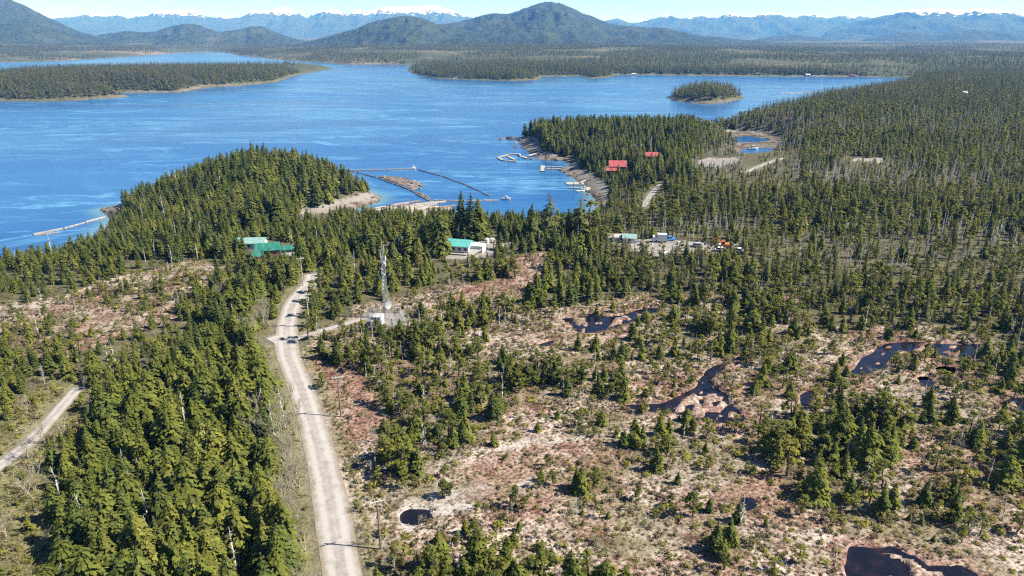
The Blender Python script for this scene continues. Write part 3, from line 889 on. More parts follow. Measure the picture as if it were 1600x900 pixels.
BUSH = [bushy(200 + i, (90, 70, 110, 80)[i], (.6, .8, .5, .7)[i]) for i in range(4)]
HEATH = [bushy(210 + i, 40, .45, 1.1) for i in range(3)]
TUFT = [tuft(220 + i) for i in range(3)]
FAR = [conifer(230 + i, (1.7, 1.5, 1.9)[i], 9, 5, 2, .5, .05, .4, 1.7, .8) for i in range(3)]
MATK = {'cedar': 'cedar', 'hemlock': 'hemlock', 'spruce': 'spruce', 'pine': 'pine'}
random.seed(5)

def scatter(name, protos, P3, scl, rot, idx, label=None):
    """countless plants as ONE stuff object: copies of plain meshes on points"""
    me = bpy.data.meshes.new(name)
    n = len(P3)
    me.vertices.add(n); me.vertices.foreach_set('co', np.asarray(P3, np.float32).ravel())
    for nm, ty, key, a in (('scl', 'FLOAT_VECTOR', 'vector', scl), ('rot', 'FLOAT_VECTOR', 'vector', rot), ('idx', 'INT', 'value', idx)):
        at_ = me.attributes.new(nm, ty, 'POINT')
        at_.data.foreach_set(key, np.ascontiguousarray(a, np.int32 if ty == 'INT' else np.float32).ravel())
    o = bpy.data.objects.new(name, me); COL.objects.link(o)
    g = bpy.data.node_groups.new(name, 'GeometryNodeTree')
    g.interface.new_socket('Geometry', in_out='INPUT', socket_type='NodeSocketGeometry')
    g.interface.new_socket('Geometry', in_out='OUTPUT', socket_type='NodeSocketGeometry')
    N, L = g.nodes, g.links
    gi, go, jn = N.new('NodeGroupInput'), N.new('NodeGroupOutput'), N.new('GeometryNodeJoinGeometry')
    def na(nm, ty):
        q = N.new('GeometryNodeInputNamedAttribute'); q.data_type = ty; q.inputs[0].default_value = nm
        return q.outputs[0]
    s_, r_, i_ = na('scl', 'FLOAT_VECTOR'), na('rot', 'FLOAT_VECTOR'), na('idx', 'INT')
    er = N.new('FunctionNodeEulerToRotation'); L.new(r_, er.inputs[0])
    for k, p in enumerate(protos):
        oi = N.new('GeometryNodeObjectInfo'); oi.inputs[0].default_value = p
        cp = N.new('FunctionNodeCompare'); cp.data_type = 'INT'; cp.operation = 'EQUAL'
        L.new(i_, cp.inputs[2]); cp.inputs[3].default_value = k
        ip = N.new('GeometryNodeInstanceOnPoints')
        L.new(gi.outputs[0], ip.inputs['Points']); L.new(cp.outputs[0], ip.inputs['Selection'])
        L.new(oi.outputs['Geometry'], ip.inputs['Instance']); L.new(er.outputs[0], ip.inputs['Rotation']); L.new(s_, ip.inputs['Scale'])
        L.new(ip.outputs[0], jn.inputs[0])
    L.new(jn.outputs[0], go.inputs[0])
    md = o.modifiers.new('plants', 'NODES'); md.node_group = g
    return tag(o, label, None, None, 'stuff')

# ------------------------------------------------------------------ where everything grows
def jitter_grid(s, d0, d1, margin=260):
    ym = d1
    xs = np.arange(-1.25 * d1, 1.25 * d1, s); ys = np.arange(max(d0 * .55, 20), d1, s)
    gx, gy = np.meshgrid(xs, ys)
    gx = gx.ravel() + rng.uniform(-.48, .48, gx.size) * s; gy = gy.ravel() + rng.uniform(-.48, .48, gy.size) * s
    d = np.hypot(gx, gy)
    k = (d >= d0) & (d < d1)
    gx, gy, d = gx[k], gy[k], d[k]
    px, py = P(gx, gy, 10.0)
    mg = margin
    k = (px > -mg) & (px < 1600 + mg) & (py < 1200)
    return gx[k], gy[k], d[k]

plants = []      # (kind, x, y, z, height, width factor)
def put(kind, x, y, z, h, w): plants.append((kind, x, y, z, h, w))
def clearance(m, x, y, z, s):
    """1 where trees may stand"""
    return (m['road'] > 1.2) & ~m['gravel'] & ~m['clear'] & ~m['flat'] & (m['pool'] < -.6) & (s > 3)

def front_low(px, py):
    """young low growth in front of the yards and clearings"""
    for x0, x1, y0, y1, k in ((-100, 345, 440, 560, .62), (670, 800, 392, 430, .5), (940, 1180, 388, 440, .92), (555, 650, 508, 560, .6), (1100, 1250, 232, 305, .5), (880, 985, 262, 350, .6), (380, 460, 398, 425, .55), (1070, 1165, 252, 275, .5), (1310, 1400, 246, 270, .45), (990, 1050, 300, 335, .5)):
        if x0 < px < x1 and y0 < py < y1: return k
    return 1.0
x, y, d = jitter_grid(2.15, 50, 290)
z, s = ground(x.copy(), y.copy())
m = masks(x, y, z)
r, r2, r3 = rng.random(x.size), rng.random(x.size), rng.random(x.size)
big = fbm(x, y, 24, 3, 500)
gapn = fbm(x, y, 38, 4, 505)
clump = .6 * fbm(x, y, 9, 3, 506) + .6 * fbm(x, y, 26, 3, 500)
ok = clearance(m, x, y, z, s) & ~m['beach']
for i in np.nonzero(ok)[0]:
    a, hx = r[i], r2[i]
    g = 0.5 + 0.5 * hx
    if m['grass'][i]:
        if a < .10: put('bare', x[i], y[i], z[i], 2.5 + 3 * hx, 1.5)
        elif a < .60: put('bush', x[i], y[i], z[i], 1 + 1.2 * hx, 1.2)
        elif a < .68: put('cedar', x[i], y[i], z[i], 1.5 + 3.5 * hx * hx, 1.3)
        continue
    if m['stand'][i]:
        edge = m['road'][i] < 5
        if edge:
            if a < .80: put('bare', x[i], y[i], z[i], 3.5 + 3.5 * hx, 1.3)
            elif a < .95: put('bush', x[i], y[i], z[i], 1 + hx, 1.1)
            continue
        if a < .58:
            k = 'cedar' if r3[i] < .64 + .5 * big[i] else 'hemlock'
            put(k, x[i], y[i], z[i], 5.5 + 6.0 * hx + 1.5 * big[i], 1.05 + .35 * (1 - hx))
        elif a < .605: put('snag', x[i], y[i], z[i], 6 + 5 * hx, .9)
        elif a < .68: put('bush', x[i], y[i], z[i], 1.2 + 1.5 * hx, 1.2)
        continue
    c = m['cluster'][i] * (0.55 + 0.9 * ss(-.12, .22, clump[i]))
    low = front_low(m['px'][i], m['py'][i])
    if c > 0:
        if a < c * .74:
            k = 'pine' if r3[i] < .52 else ('cedar' if r3[i] < .52 + .26 + .2 * big[i] else 'hemlock')
            h = (2.4 + 4.0 * hx) * (0.8 + 0.5 * c) * low
            put(k, x[i], y[i], z[i], h, 1.25)
        elif a < c * .90: put('snag', x[i], y[i], z[i], 2.5 + 3.5 * hx, 1.0)
        elif a < c * .90 + .40: put('bush', x[i], y[i], z[i], 1.0 + 1.4 * hx, 1.4)
        continue
    if m['bog'][i] or m['mud'][i]:
        if m['mud'][i] or m['pale'][i]:
            if a < .14: put('bush', x[i], y[i], z[i], .5 + .6 * hx, 1.3)
            elif a < .16 and not m['pale'][i]: put('pine', x[i], y[i], z[i], 1.5 + 2 * hx, 1.2)
            continue
        cl = float(ss(-.10, .26, clump[i])); p = .11 + .46 * cl
        if a < p: put('pine' if r3[i] < .72 else 'cedar', x[i], y[i], z[i], 1.1 + 3.0 * hx * hx, 1.35)
        elif a < p + .05 + .06 * cl: put('snag', x[i], y[i], z[i], 1.6 + 2.4 * hx, .9)
        elif a < p + .13 + .08 * cl: put('bare', x[i], y[i], z[i], .9 + 1.3 * hx, 1.7)
        elif a < p + .60 + .3 * cl: put('bush', x[i], y[i], z[i], .6 + 1.5 * hx * (.5 + .6 * cl), 1.4)
        continue
    # woods of the middle distance
    right = m['px'][i] > 930
    near_edge = s[i] < 10
    gap = max(0.45, min(1, .9 + 1.2 * gapn[i])) if right else 1
    if a < (.47 * gap if right else .38):
        q = r3[i] + .35 * big[i]
        k = ('spruce' if q > .55 else 'pine' if q > .14 else 'cedar') if right else ('hemlock' if q > .5 else 'cedar' if q > .1 else 'pine')
        h = (2.4 + 6.0 * hx * hx + 1.5 * gapn[i]) if right else (4.0 + 5.0 * hx + 2 * big[i])
        if m['px'][i] < 260 and d[i] > 150: h = 3.5 + 4.0 * hx
        if 420 < m['px'][i] < 960 and d[i] > 245: h = 3.6 + 3.6 * hx
        if near_edge: h *= .75
        h *= low
        put(k, x[i], y[i], z[i], h, 1.1 if k != 'pine' else 1.0)
    elif a < (.485 if right else .40): put('snag', x[i], y[i], z[i], (3 + 4.5 * hx) * low, .9)
    elif a < (.62 if right else .54): put('bush', x[i], y[i], z[i], 1 + 1.2 * hx, 1.2)

x, y, d = jitter_grid(3.7, 290, 760)
z, s = ground(x.copy(), y.copy())
m = masks(x, y, z)
r, r2, r3 = rng.random(x.size), rng.random(x.size), rng.random(x.size)
big = fbm(x, y, 45, 3, 501)
gapn = fbm(x, y, 60, 4, 505)
for i in np.nonzero(clearance(m, x, y, z, s) & ~m['beach'] & (s > 4))[0]:
    a, hx = r[i], r2[i]
    if m['bog'][i]:
        if a < .35: put('pine', x[i], y[i], z[i], 2 + 3 * hx, 1.1)
        continue
    right = m['px'][i] > 1080 or (m['px'][i] > 960 and m['py'][i] > 290)
    q = r3[i] + .35 * big[i]
    if a < (.86 if not right else max(.55, min(.9, .86 + 1.0 * gapn[i]))):
        k = ('spruce' if q > .42 else 'pine' if q > .1 else 'cedar') if right else ('hemlock' if q > .42 else 'cedar' if q > .22 else 'spruce')
        h = (4.5 + 6.5 * hx + 2 * gapn[i]) if right else (8 + 7 * hx)
        if m['px'][i] < 620: h = (9 + 6 * hx) * float(np.interp(m['px'][i], [150, 250, 330, 400, 480, 540, 575], [.52, .55, .72, 1.0, .95, .75, .5]))
        if 440 < m['px'][i] < 960 and m['py'][i] > 328: h = 3.2 + 3.4 * hx
        if m['px'][i] > 860 and m['py'][i] > 225: h *= .8
        h *= front_low(m['px'][i], m['py'][i])
        if m['px'][i] < 160: h = 4.5 + 3.5 * hx
        put(k, x[i], y[i], z[i], h, 1.15)
    elif a < (.915 if right else .875): put('snag', x[i], y[i], z[i], 6 + 5 * hx, .9)

# tall trees and named ones that the photograph picks out
for px, py, h, k, w in [(690, 398, 18, 'hemlock', 1.0), (720, 372, 19, 'hemlock', 1.25), (735, 374, 18, 'hemlock', 1.25), (748, 372, 16, 'cedar', 1.2), (858, 372, 18, 'spruce', 1.5), (904, 376, 17, 'spruce', 1.6),
                        (832, 376, 15, 'hemlock', 1.2), (600, 370, 10, 'spruce', 1.2), (609, 371, 10, 'spruce', 1.2), (693, 776, 3.6, 'pine', 1.7), (702, 775, 2.6, 'pine', 1.7), (420, 350, 14, 'hemlock', 1), (926, 372, 15, 'pine', 1.4),
                        (888, 372, 12, 'cedar', 1.3), (660, 395, 13, 'cedar', 1.2), (640, 398, 12, 'cedar', 1.2), (575, 398, 14, 'hemlock', 1.1)]:
    p = at(px, py); put(k, p.x, p.y, p.z, h, w)
for px, py, h in [(100, 800, 9), (150, 690, 8), (210, 800, 8), (240, 840, 9), (430, 690, 9), (445, 670, 9), (415, 665, 8.5), (135, 860, 7), (1350, 760, 6), (1388, 640, 4.5), (305, 900, 8), (785, 625, 6)]:
    p = at(px, py); put('snag', p.x, p.y, p.z, h, 1.0)
for px, py, h in [(412, 700, 8.5), (425, 690, 9.5), (440, 705, 9), (400, 680, 8), (450, 690, 7.5), (432, 660, 8), (410, 650, 7), (455, 720, 7), (447, 640, 6), (440, 615, 5), (130, 610, 4.5), (160, 590, 4), (585, 690, 4), (575, 660, 3.5), (600, 640, 4),
                  (478, 745, 4), (484, 775, 4.5), (470, 690, 5), (465, 650, 4.5), (455, 620, 4), (340, 470, 6), (355, 460, 6), (545, 420, 6), (610, 520, 3), (640, 522, 3), (590, 525, 3), (570, 850, 3), (560, 800, 3)]:
    p = at(px, py); put('bare', p.x, p.y, p.z, h, 1.15)

plants = np.array([(list(('cedar', 'hemlock', 'spruce', 'pine', 'snag', 'bare', 'bush')).index(k), *q) for k, *q in plants])
NAMES7 = ('cedar', 'hemlock', 'spruce', 'pine', 'snag', 'bare', 'bush')
kk = plants[:, 0].astype(int)
PX, PY = P(plants[:, 1], plants[:, 2], plants[:, 3])
TX, TY = P(plants[:, 1], plants[:, 2], plants[:, 3] + plants[:, 4])
dist = np.sqrt(plants[:, 1] ** 2 + plants[:, 2] ** 2 + 75 ** 2)
inframe = (PX > 5) & (PX < 1595) & (PY < 905) & (TY > 5)
size = plants[:, 4] / dist
chosen = np.zeros(len(plants), bool)
for ks, n in (((0, 1, 2), 300), ((3,), 300), ((4,), 200), ((5,), 90), ((6,), 260)):
    c = np.nonzero(np.isin(kk, ks) & inframe)[0]
    c = c[np.argsort(-size[c])][:n]
    chosen[c] = True

# landmarks for the labels: pixel and words
MARKS = [(a, b, w) for a, b, w in [
    (1105, 630, 'the branched bog pool'), (955, 505, 'the long bog pool below the woods'), (1370, 560, 'the bent bog pool near the east woods'), (1440, 890, 'the wide bog pool with pale hummocks'),
    (1258, 620, 'the little rust rimmed pool'), (1590, 632, 'the easternmost bog pool'), (650, 803, 'the small black pool on pale mud'), (1170, 787, 'the round mud hole'),
    (592, 850, 'the near utility pole'), (532, 650, 'the utility pole on the red heath'), (482, 510, 'the utility pole at the road junction'), (605, 500, 'the lattice tower'), (595, 508, 'the tower fence'),
    (720, 395, 'the teal roofed building'), (415, 400, 'the green roofed house'), (1025, 385, 'the scrap yard'), (450, 530, 'the gravel turnout'), (474, 450, 'the shaded road bend'), (521, 811, 'the gravel road'),
    (495, 678, 'the curving gravel road'), (455, 590, 'the road bend below the turnout'), (534, 895, 'the lower gravel road'), (60, 680, 'the grey gravel track'), (115, 615, 'the end of the gravel track'), (690, 770, 'the lone dark pine on the mud'),
    (800, 720, 'the drained reddish pond bed'), (930, 690, 'the east tip of the pond bed'), (1300, 720, 'the dense pine clump on the bog'), (660, 640, 'the dark thicket on the bog'), (800, 580, 'the pine thicket on the bog'),
    (890, 780, 'the small clump of dark conifers'), (760, 890, 'the thicket by the bottom edge'), (250, 450, 'the upper bog strip'), (60, 530, 'the west bog strip'), (40, 830, 'the yellow green clearing'),
    (250, 620, 'the top of the conifer stand'), (300, 760, 'the middle of the conifer stand'), (180, 880, 'the foot of the conifer stand'), (400, 880, 'the roadside foot of the conifer stand'), (130, 760, 'the west rim of the conifer stand'),
    (430, 660, 'the bare alders by the road'), (840, 420, 'the pink heath clearing'), (1150, 530, 'the scrub belt across the bog'), (1520, 760, 'the scattered pines of the east bog'), (1020, 820, 'the open lichen bog'),
    (1550, 600, 'the east scrub'), (380, 500, 'the woods beside the road bend')]]
MK = np.array([G(a, b, 12.0) for a, b, _ in MARKS])

def where_(x, y):
    dd_ = np.hypot(MK[:, 0] - x, MK[:, 1] - y)
    k = int(dd_.argmin())
    vx, vy = x - MK[k, 0], y - MK[k, 1]
    if dd_[k] < 5: r_ = 'beside'
    elif abs(vy) > abs(vx): r_ = 'beyond' if vy > 0 else 'on the near side of'
    else: r_ = 'to the right of' if vx > 0 else 'to the left of'
    if dd_[k] > 16: r_ = {'beyond': 'well beyond', 'on the near side of': 'well short of', 'to the right of': 'well right of', 'to the left of': 'well left of'}.get(r_, r_)
    return f'{r_} {MARKS[k][2]}'

LOOK = {'cedar': 'yellow green conifer', 'hemlock': 'dark green conifer', 'spruce': 'grey green ragged conifer', 'pine': 'scrubby pine', 'snag': 'bleached dead tree', 'bare': 'bare budding alder', 'bush': 'low bog shrub'}
GRP = {'cedar': 'conifers of the stands', 'hemlock': 'conifers of the stands', 'spruce': 'conifers of the stands', 'pine': 'pines scattered over the bog', 'snag': 'dead trees standing among the live ones', 'bare': 'bare alders', 'bush': 'shrubs on the bog'}
def size_word(k, h):
    a, b = {'cedar': (5, 9), 'hemlock': (5, 9), 'spruce': (6, 9), 'pine': (2.2, 4), 'snag': (3.5, 7), 'bare': (3.5, 6), 'bush': (1.0, 1.6)}[k]
    return 'small' if h < a else 'tall' if h > b else 'medium'
meshes = {}
for k in ('cedar', 'hemlock', 'spruce', 'pine'):
    meshes[k] = [(t.mesh('trunk', M['bark'], True), c.mesh('crown', M[MATK[k]])) for c, t in KIND[k]]
meshes['snag'] = [(t.mesh('trunk', M['silver'], True), b.mesh('crown', M['silver'])) for t, b in KIND['snag']]
meshes['bare'] = [(t.mesh('trunk', M['twig'], True), b.mesh('crown', M['twig']), l.mesh('leaves', M['bud'])) for t, b, l in KIND['bare']]
meshes['bush'] = [b.mesh('bush', M['bush']) for b in BUSH]
LONE = at(693, 776)
for i in np.nonzero(chosen)[0]:
    k = NAMES7[kk[i]]
    _, x_, y_, z_, h_, w_ = plants[i]
    nm = {'cedar': 'conifer_tree', 'hemlock': 'conifer_tree', 'spruce': 'conifer_tree', 'pine': 'pine_tree', 'snag': 'dead_tree', 'bare': 'bare_tree', 'bush': 'bush'}[k]
    lab = f'{size_word(k, h_)} {LOOK[k]} {where_(x_, y_)}'
    if abs(x_ - LONE.x) < .01 and abs(y_ - LONE.y) < .01: lab = 'lone round dark pine on the pale mud above the small black pool'
    v = random.randrange(len(meshes[k]))
    if k == 'bush':
        o = bpy.data.objects.new(nm, meshes[k][v]); COL.objects.link(o); o.location = (x_, y_, z_)
        o.rotation_euler = (0, 0, U_(0, 6.28))
        tag(o, lab, 'shrub', GRP[k])
    else:
        o = thing(nm, lab, 'tree', (x_, y_, z_), U_(0, 6.28), GRP[k])
        o.rotation_euler[0], o.rotation_euler[1] = U_(-.04, .04), U_(-.04, .04)
        for me in meshes[k][v]:
            c = bpy.data.objects.new(me.name.split('.')[0], me); COL.objects.link(c); c.parent = o
    hs = h_ / 10
    o.scale = (hs * w_, hs * w_, hs)

def scatter_kind(name, ks, sel, label, far=False):
    pr, off = [], {}
    for k in ks:
        off[k] = (len(pr), len(KIND[k]) if k != 'bush' else len(BUSH))
        if k in MATK: pr += [proto(k, joined([(c, M[MATK[k]]), (t, M['bark'])], k)) for c, t in KIND[k]]
        elif k == 'snag': pr += [proto(k, joined([(t, M['silver']), (b, M['silver'])], k)) for t, b in KIND[k]]
        elif k == 'bare': pr += [proto(k, joined([(t, M['twig']), (b, M['twig']), (l, M['bud'])], k)) for t, b, l in KIND[k]]
        else: pr += [proto(k, me) for me in meshes['bush']]
    q = plants[sel]
    if not len(q): return
    idx = np.array([off[NAMES7[int(a)]][0] + rng.integers(off[NAMES7[int(a)]][1]) for a in q[:, 0]])
    hs = q[:, 4] / 10
    scl = np.stack([hs * q[:, 5], hs * q[:, 5], hs], -1)
    rot = np.stack([rng.uniform(-.04, .04, len(q)), rng.uniform(-.04, .04, len(q)), rng.uniform(0, 6.28, len(q))], -1)
    return scatter(name, pr, q[:, 1:4], scl, rot, idx, label)
rest = ~chosen
scatter_kind('forest', ('cedar', 'hemlock', 'spruce', 'pine', 'snag', 'bare'), rest & np.isin(kk, (0, 1, 2, 3, 4, 5)), 'mixed conifer woods with dead trunks around the bog and along the shore')
scatter_kind('undergrowth', ('bush',), rest & (kk == 6), 'low olive shrubs over the bog and wood edges')

# ground cover of the open bog
x, y, d = jitter_grid(0.8, 60, 235, 120)
z, s = ground(x.copy(), y.copy())
m = masks(x, y, z)
r, big = rng.random(x.size), fbm(x, y, 7, 3, 520)
k = (m['bog'] | m['mud'] | m['grass']) & (m['road'] > .8) & ~m['gravel'] & (m['pool'] < -.3) & ~m['pale'] & (r < .50 + .8 * big)
x, y, z = x[k], y[k], z[k]
hs = rng.uniform(.035, .095, x.size) * (1 + .9 * (rng.random(x.size) < .15))
rot = np.stack([x * 0, x * 0, rng.uniform(0, 6.28, x.size)], -1)
scatter('heather_undergrowth', [proto('heather', b.mesh('heather', M['heather'])) for b in HEATH], np.stack([x, y, z], -1), np.stack([hs * 1.1, hs * 1.1, hs], -1), rot, rng.integers(0, 3, x.size), 'brown and olive heather hummocks all over the bog')
x, y, d = jitter_grid(0.9, 60, 190, 100)
z, s = ground(x.copy(), y.copy())
m = masks(x, y, z)
r = rng.random(x.size)
k = (m['bog'] | m['mud'] | (m['grass'])) & (m['road'] > .5) & ~m['gravel'] & (m['pool'] < .1) & (r < np.where(m['pool'] > -2.2, .95, .5)) & (z > 11.8)
x, y, z = x[k], y[k], z[k]
hs = rng.uniform(.03, .07, x.size)
rot = np.stack([x * 0, x * 0, rng.uniform(0, 6.28, x.size)], -1)
scatter('grass', [proto('tuft', b.mesh('tuft', M['straw'])) for b in TUFT], np.stack([x, y, z], -1), np.stack([hs, hs, hs], -1), rot, rng.integers(0, 3, x.size), 'dry pale sedge tufts over the bog')

# islands and far shores
protos_far = [proto('far_conifer', joined([(c, M['far']), (t, M['bark'])], 'far_conifer')) for c, t in FAR]
def far_woods(name, sp, d0, d1, h0, h1, label, gap=None):
    x, y, d = jitter_grid(sp, d0, d1, 60)
    z, s = ground(x.copy(), y.copy())
    for hf in RANGES: z = np.maximum(z, hf(x, y) - 3)
    m = masks(x, y, z)
    op = fbm(x, y, 220 if d0 > 1500 else 90, 4, 530)
    k = (s > 4 + d * .003) & ~m['flat'] & ~m['gravel'] & (op < gap)
    x, y, z = x[k], y[k], z[k]
    h = rng.uniform(h0, h1, x.size) * (1 + .25 * fbm(x, y, 120, 3, 531)) / 10
    rot = np.stack([x * 0, x * 0, rng.uniform(0, 6.28, x.size)], -1)
    w = rng.uniform(1.0, 1.5, x.size)
    scatter(name, protos_far, np.stack([x, y, z], -1), np.stack([h * w, h * w, h], -1), rot, rng.integers(0, 3, x.size), label)
far_woods('forest', 5.6, 760, 1750, 8, 16, 'dense spruce woods on the islands and the farther shores', .8)
far_woods('forest', 15, 1750, 4200, 9, 17, 'distant conifer forest on the lowland across the bay', .16)
far_woods('forest', 25, 4200, 6200, 7, 13, 'forest on the hills far across the water', .35)
#PART3

# ------------------------------------------------------------------ buildings, tower, poles
def roofing(name, col):
    s = NT(name)
    p = s.new('ShaderNodeTexCoord').outputs['Object']
    w = s.new('ShaderNodeTexWave', wave_type='BANDS', bands_direction='X')
    s.link(p, w.inputs['Vector']); w.inputs['Scale'].default_value = .62
    n = s.noise(1.2, 5, .7, p)
    c = s.mix(1.0, tuple(col), s.ramp(n, [(.3, .72), (.7, 1.15)]), 'MULTIPLY')
    c = s.mix(s.ramp(s.noise(.5, 4, .6, s.scaled((3, .4, .4), p)), [(.52, 0.0), (.75, .45)]), c, (.30, .31, .29))
    s.bump(s.ramp(w.outputs['Fac'], [(.0, 0.0), (.80, 0.0), (.95, 1.0)]), 1.0, .06)
    return s.fin(c, .42, .4)
def painted(name, col, rough=.5, metal=0.0, var=.12): return plain(name, col, rough, .4, metal, var, 2.0)
M['teal'] = roofing('teal_metal_roof', (.085, .36, .33))
M['teal_pale'] = roofing('pale_teal_metal_roof', (.20, .34, .31))
M['green'] = roofing('green_metal_roof', (.018, .145, .105))
M['red'] = roofing('red_metal_roof', (.33, .062, .064))
M['blue'] = painted('blue_tarpaulin', (.06, .30, .60), .6)
M['white'] = painted('white_paint', (.58, .58, .57), .55)
M['grey'] = painted('grey_paint', (.34, .35, .36), .6)
M['galv'] = painted('galvanised_steel', (.36, .385, .41), .45, .3)
M['dark'] = painted('dark_paint', (.03, .032, .036), .35)
M['glass'] = painted('window_glass', (.03, .04, .05), .08)
M['orange'] = painted('orange_paint', (.66, .17, .035), .5)
M['blue_paint'] = painted('blue_paint', (.05, .18, .46), .4)
M['rubber'] = painted('rubber', (.02, .02, .02), .8)
M['pole'] = plain('treated_pole', (.17, .145, .12), .9, .1)
M['grey_pole'] = plain('grey_pole', (.42, .40, .37), .85, .1)
M['plank'] = plain('weathered_planks', (.33, .315, .29), .85, .1, 0, .2)
M['log'] = plain('wet_log', (.25, .185, .14), .8, .2, 0, .5, .6)
M['pale_log'] = plain('bleached_log', (.285, .265, .245), .85, .15, 0, .4, .6)
M['boom'] = plain('boom_stick', (.19, .17, .16), .8, .2, 0, .3)
M['rock'] = plain('shore_rock', (.15, .125, .10), .95, .1, 0, .5, .9)
M['cedarwood'] = plain('brown_siding', (.20, .10, .06), .8, .2)
M['wire'] = painted('fence_wire', (.52, .53, .52), .6)

def hgt(p, ytop):
    """height of a post standing at p whose top is seen on the pixel row ytop"""
    lo, hi = 0.2, 60
    for _ in range(40):
        m = (lo + hi) / 2
        if P(p.x, p.y, p.z + m)[1] > ytop: lo = m
        else: hi = m
    return lo

def house(name, label, px, py, L, W, hw, rise, rz, wall, roof, windows=2, over=.45, door=True, group=None, z=None):
    """a gabled building standing with its middle on a pixel; ridge along its length"""
    p = at(px, py)
    if z is not None: p.z = z
    t = thing(name, label, 'building', p, rz, group)
    b = MB(); b.prism([(-W / 2, -1.2), (W / 2, -1.2), (W / 2, hw), (0, hw + rise * .96), (-W / 2, hw)], 'x', -L / 2, L / 2); b.build('wall', wall, t)
    r = MB()
    k = rise / (W / 2)
    for s in (-1, 1):
        e, lo = s * (W / 2 + over), hw - over * k
        a = [(-L / 2 - over, e, lo + .06), (L / 2 + over, e, lo + .06), (L / 2 + over, 0, hw + rise + .06), (-L / 2 - over, 0, hw + rise + .06)]
        r.sheet(a if s < 0 else a[::-1], .12)
    r.build('roof', roof, t)
    for i in range(windows):
        x = (i + .5) / windows * L - L / 2
        f = MB(); f.box((x, -W / 2 - .02, hw * .58), (1.15, .08, 1.05)); w = f.build('window', M['white'] if wall is not M['white'] else M['grey'], t)
        g = MB(); g.box((x, -W / 2 - .07, hw * .58), (.95, .05, .85)); g.build('pane', M['glass'], w)
    if door:
        d = MB(); d.box((L / 2 + .03, -W * .15, 1.0), (.07, .95, 2.0)); d.build('door', M['grey'], t)
    return t, p

# the teal roofed hall on its gravel pad
t, p = house('hall', 'white building with a bright teal metal roof on a gravel pad', 718, 392, 8.8, 6.4, 2.9, 1.5, R(-15), M['white'], M['teal'], 4)
b = MB(); b.box((6.6, 1.2, 1.2), (4.6, 4.0, 2.6)); e = b.build('annex', M['white'], t)
b = MB(); b.box((6.6, 1.2, 2.56), (4.9, 4.3, .12)); b.build('flat_roof', M['white'], e)
b = MB(); b.sheet([(4.6, -4.6, .2), (6.4, -4.6, .2), (8.8, -.9, 1.5), (4.6, -.9, 1.5)], .15); b.build('ramp', M['plank'], t)
b = MB(); b.box((0, -4.2, .35), (8.6, 1.9, .16)); dk = b.build('deck', M['plank'], t)
b = MB()
for i in range(9): b.box((-4.2 + i * 1.05, -5.1, .8), (.09, .09, .9))
b.box((0, -5.1, 1.25), (8.6, .1, .1)); b.build('railing', M['cedarwood'], dk)
b = MB(); b.tube((2.0, 0.4, 3.8), (2.0, .4, 5.6), .07); b.build('stove_pipe', M['grey'], t)

# green roofed house among the trees
t, p = house('house', 'house with a deep green metal roof and low porch among conifers', 420, 400, 7.4, 5.6, 3.2, 1.7, R(17), M['cedarwood'], M['green'], 3, .6)
b = MB(); b.sheet([(-5.4, -7.4, 2.3), (-1.2, -7.4, 2.3), (-1.2, -4.3, 3.1), (-5.4, -4.3, 3.1)], .12); pr = b.build('porch_roof', M['green'], t)
b = MB()
for x in (-5.1, -1.5): b.box((x, -7.1, .7), (.16, .16, 3.2))
b.build('post', M['cedarwood'], pr)
b = MB(); b.prism([(-1.9, -1), (1.9, -1), (1.9, 2.4), (0, 3.3), (-1.9, 2.4)], 'x', 4.3, 8.6); wg = b.build('wing', M['white'], t)
b = MB()
for s in (-1, 1):
    a = [(4.0, s * 2.3, 2.3), (9.0, s * 2.3, 2.3), (9.0, 0, 3.5), (4.0, 0, 3.5)]; b.sheet(a if s < 0 else a[::-1], .1)
b.build('wing_roof', M['green'], wg)
house('shed', 'long shed with a faded pale teal roof behind the green roofed house', 393, 388, 10.5, 5.0, 2.8, 1.3, R(4), M['white'], M['teal_pale'], 3)
# red roofed lodge and its cabin on the point
t, p = house('lodge', 'red roofed wooden lodge above the docks on the wooded point', 964, 268, 9.6, 8.2, 4.2, 2.6, R(-3), M['cedarwood'], M['red'], 4, .7)
b = MB(); b.sheet([(-7.4, -8.4, 2.0), (-.6, -8.4, 2.0), (-.6, -4.7, 3.2), (-7.4, -4.7, 3.2)], .14); lr = b.build('lower_roof', M['red'], t)
b = MB(); b.box((-4, -6.3, .4), (6.2, 3.0, 3.4)); b.build('porch_wall', M['cedarwood'], lr)
house('cabin', 'small red roofed cabin uphill among the spruces of the point', 1017, 250, 8.0, 6.0, 3.2, 1.9, R(6), M['cedarwood'], M['red'], 2)
house('shed', 'tiny shed under a blue tarpaulin roof deep in the point woods', 996, 238, 4.2, 3.4, 5.2, .8, R(10), M['grey'], M['blue'], 1)
for i, (px, py, l, rf, lab) in enumerate([(990, 117.6, 8, 'white', 'tiny white cabin on the far shore strip, westmost of the row'), (1184, 119, 8, 'grey', 'tiny grey roofed cabin on the far shore behind the round islet'),
                                          (1262, 119.6, 9, 'white', 'tiny white cabin alone on the far shore east of the islet'), (1332, 120, 8, 'red', 'tiny rust roofed cabin near the east end of the bay'), (1505, 155, 5, 'white', 'white roofed hut alone in the eastern forest')]):
    house('cabin', lab, px, py, l, l * .6, 3 if i < 4 else 7, 1.6, U_(-.3, .3), M['grey'], M[rf], 1)

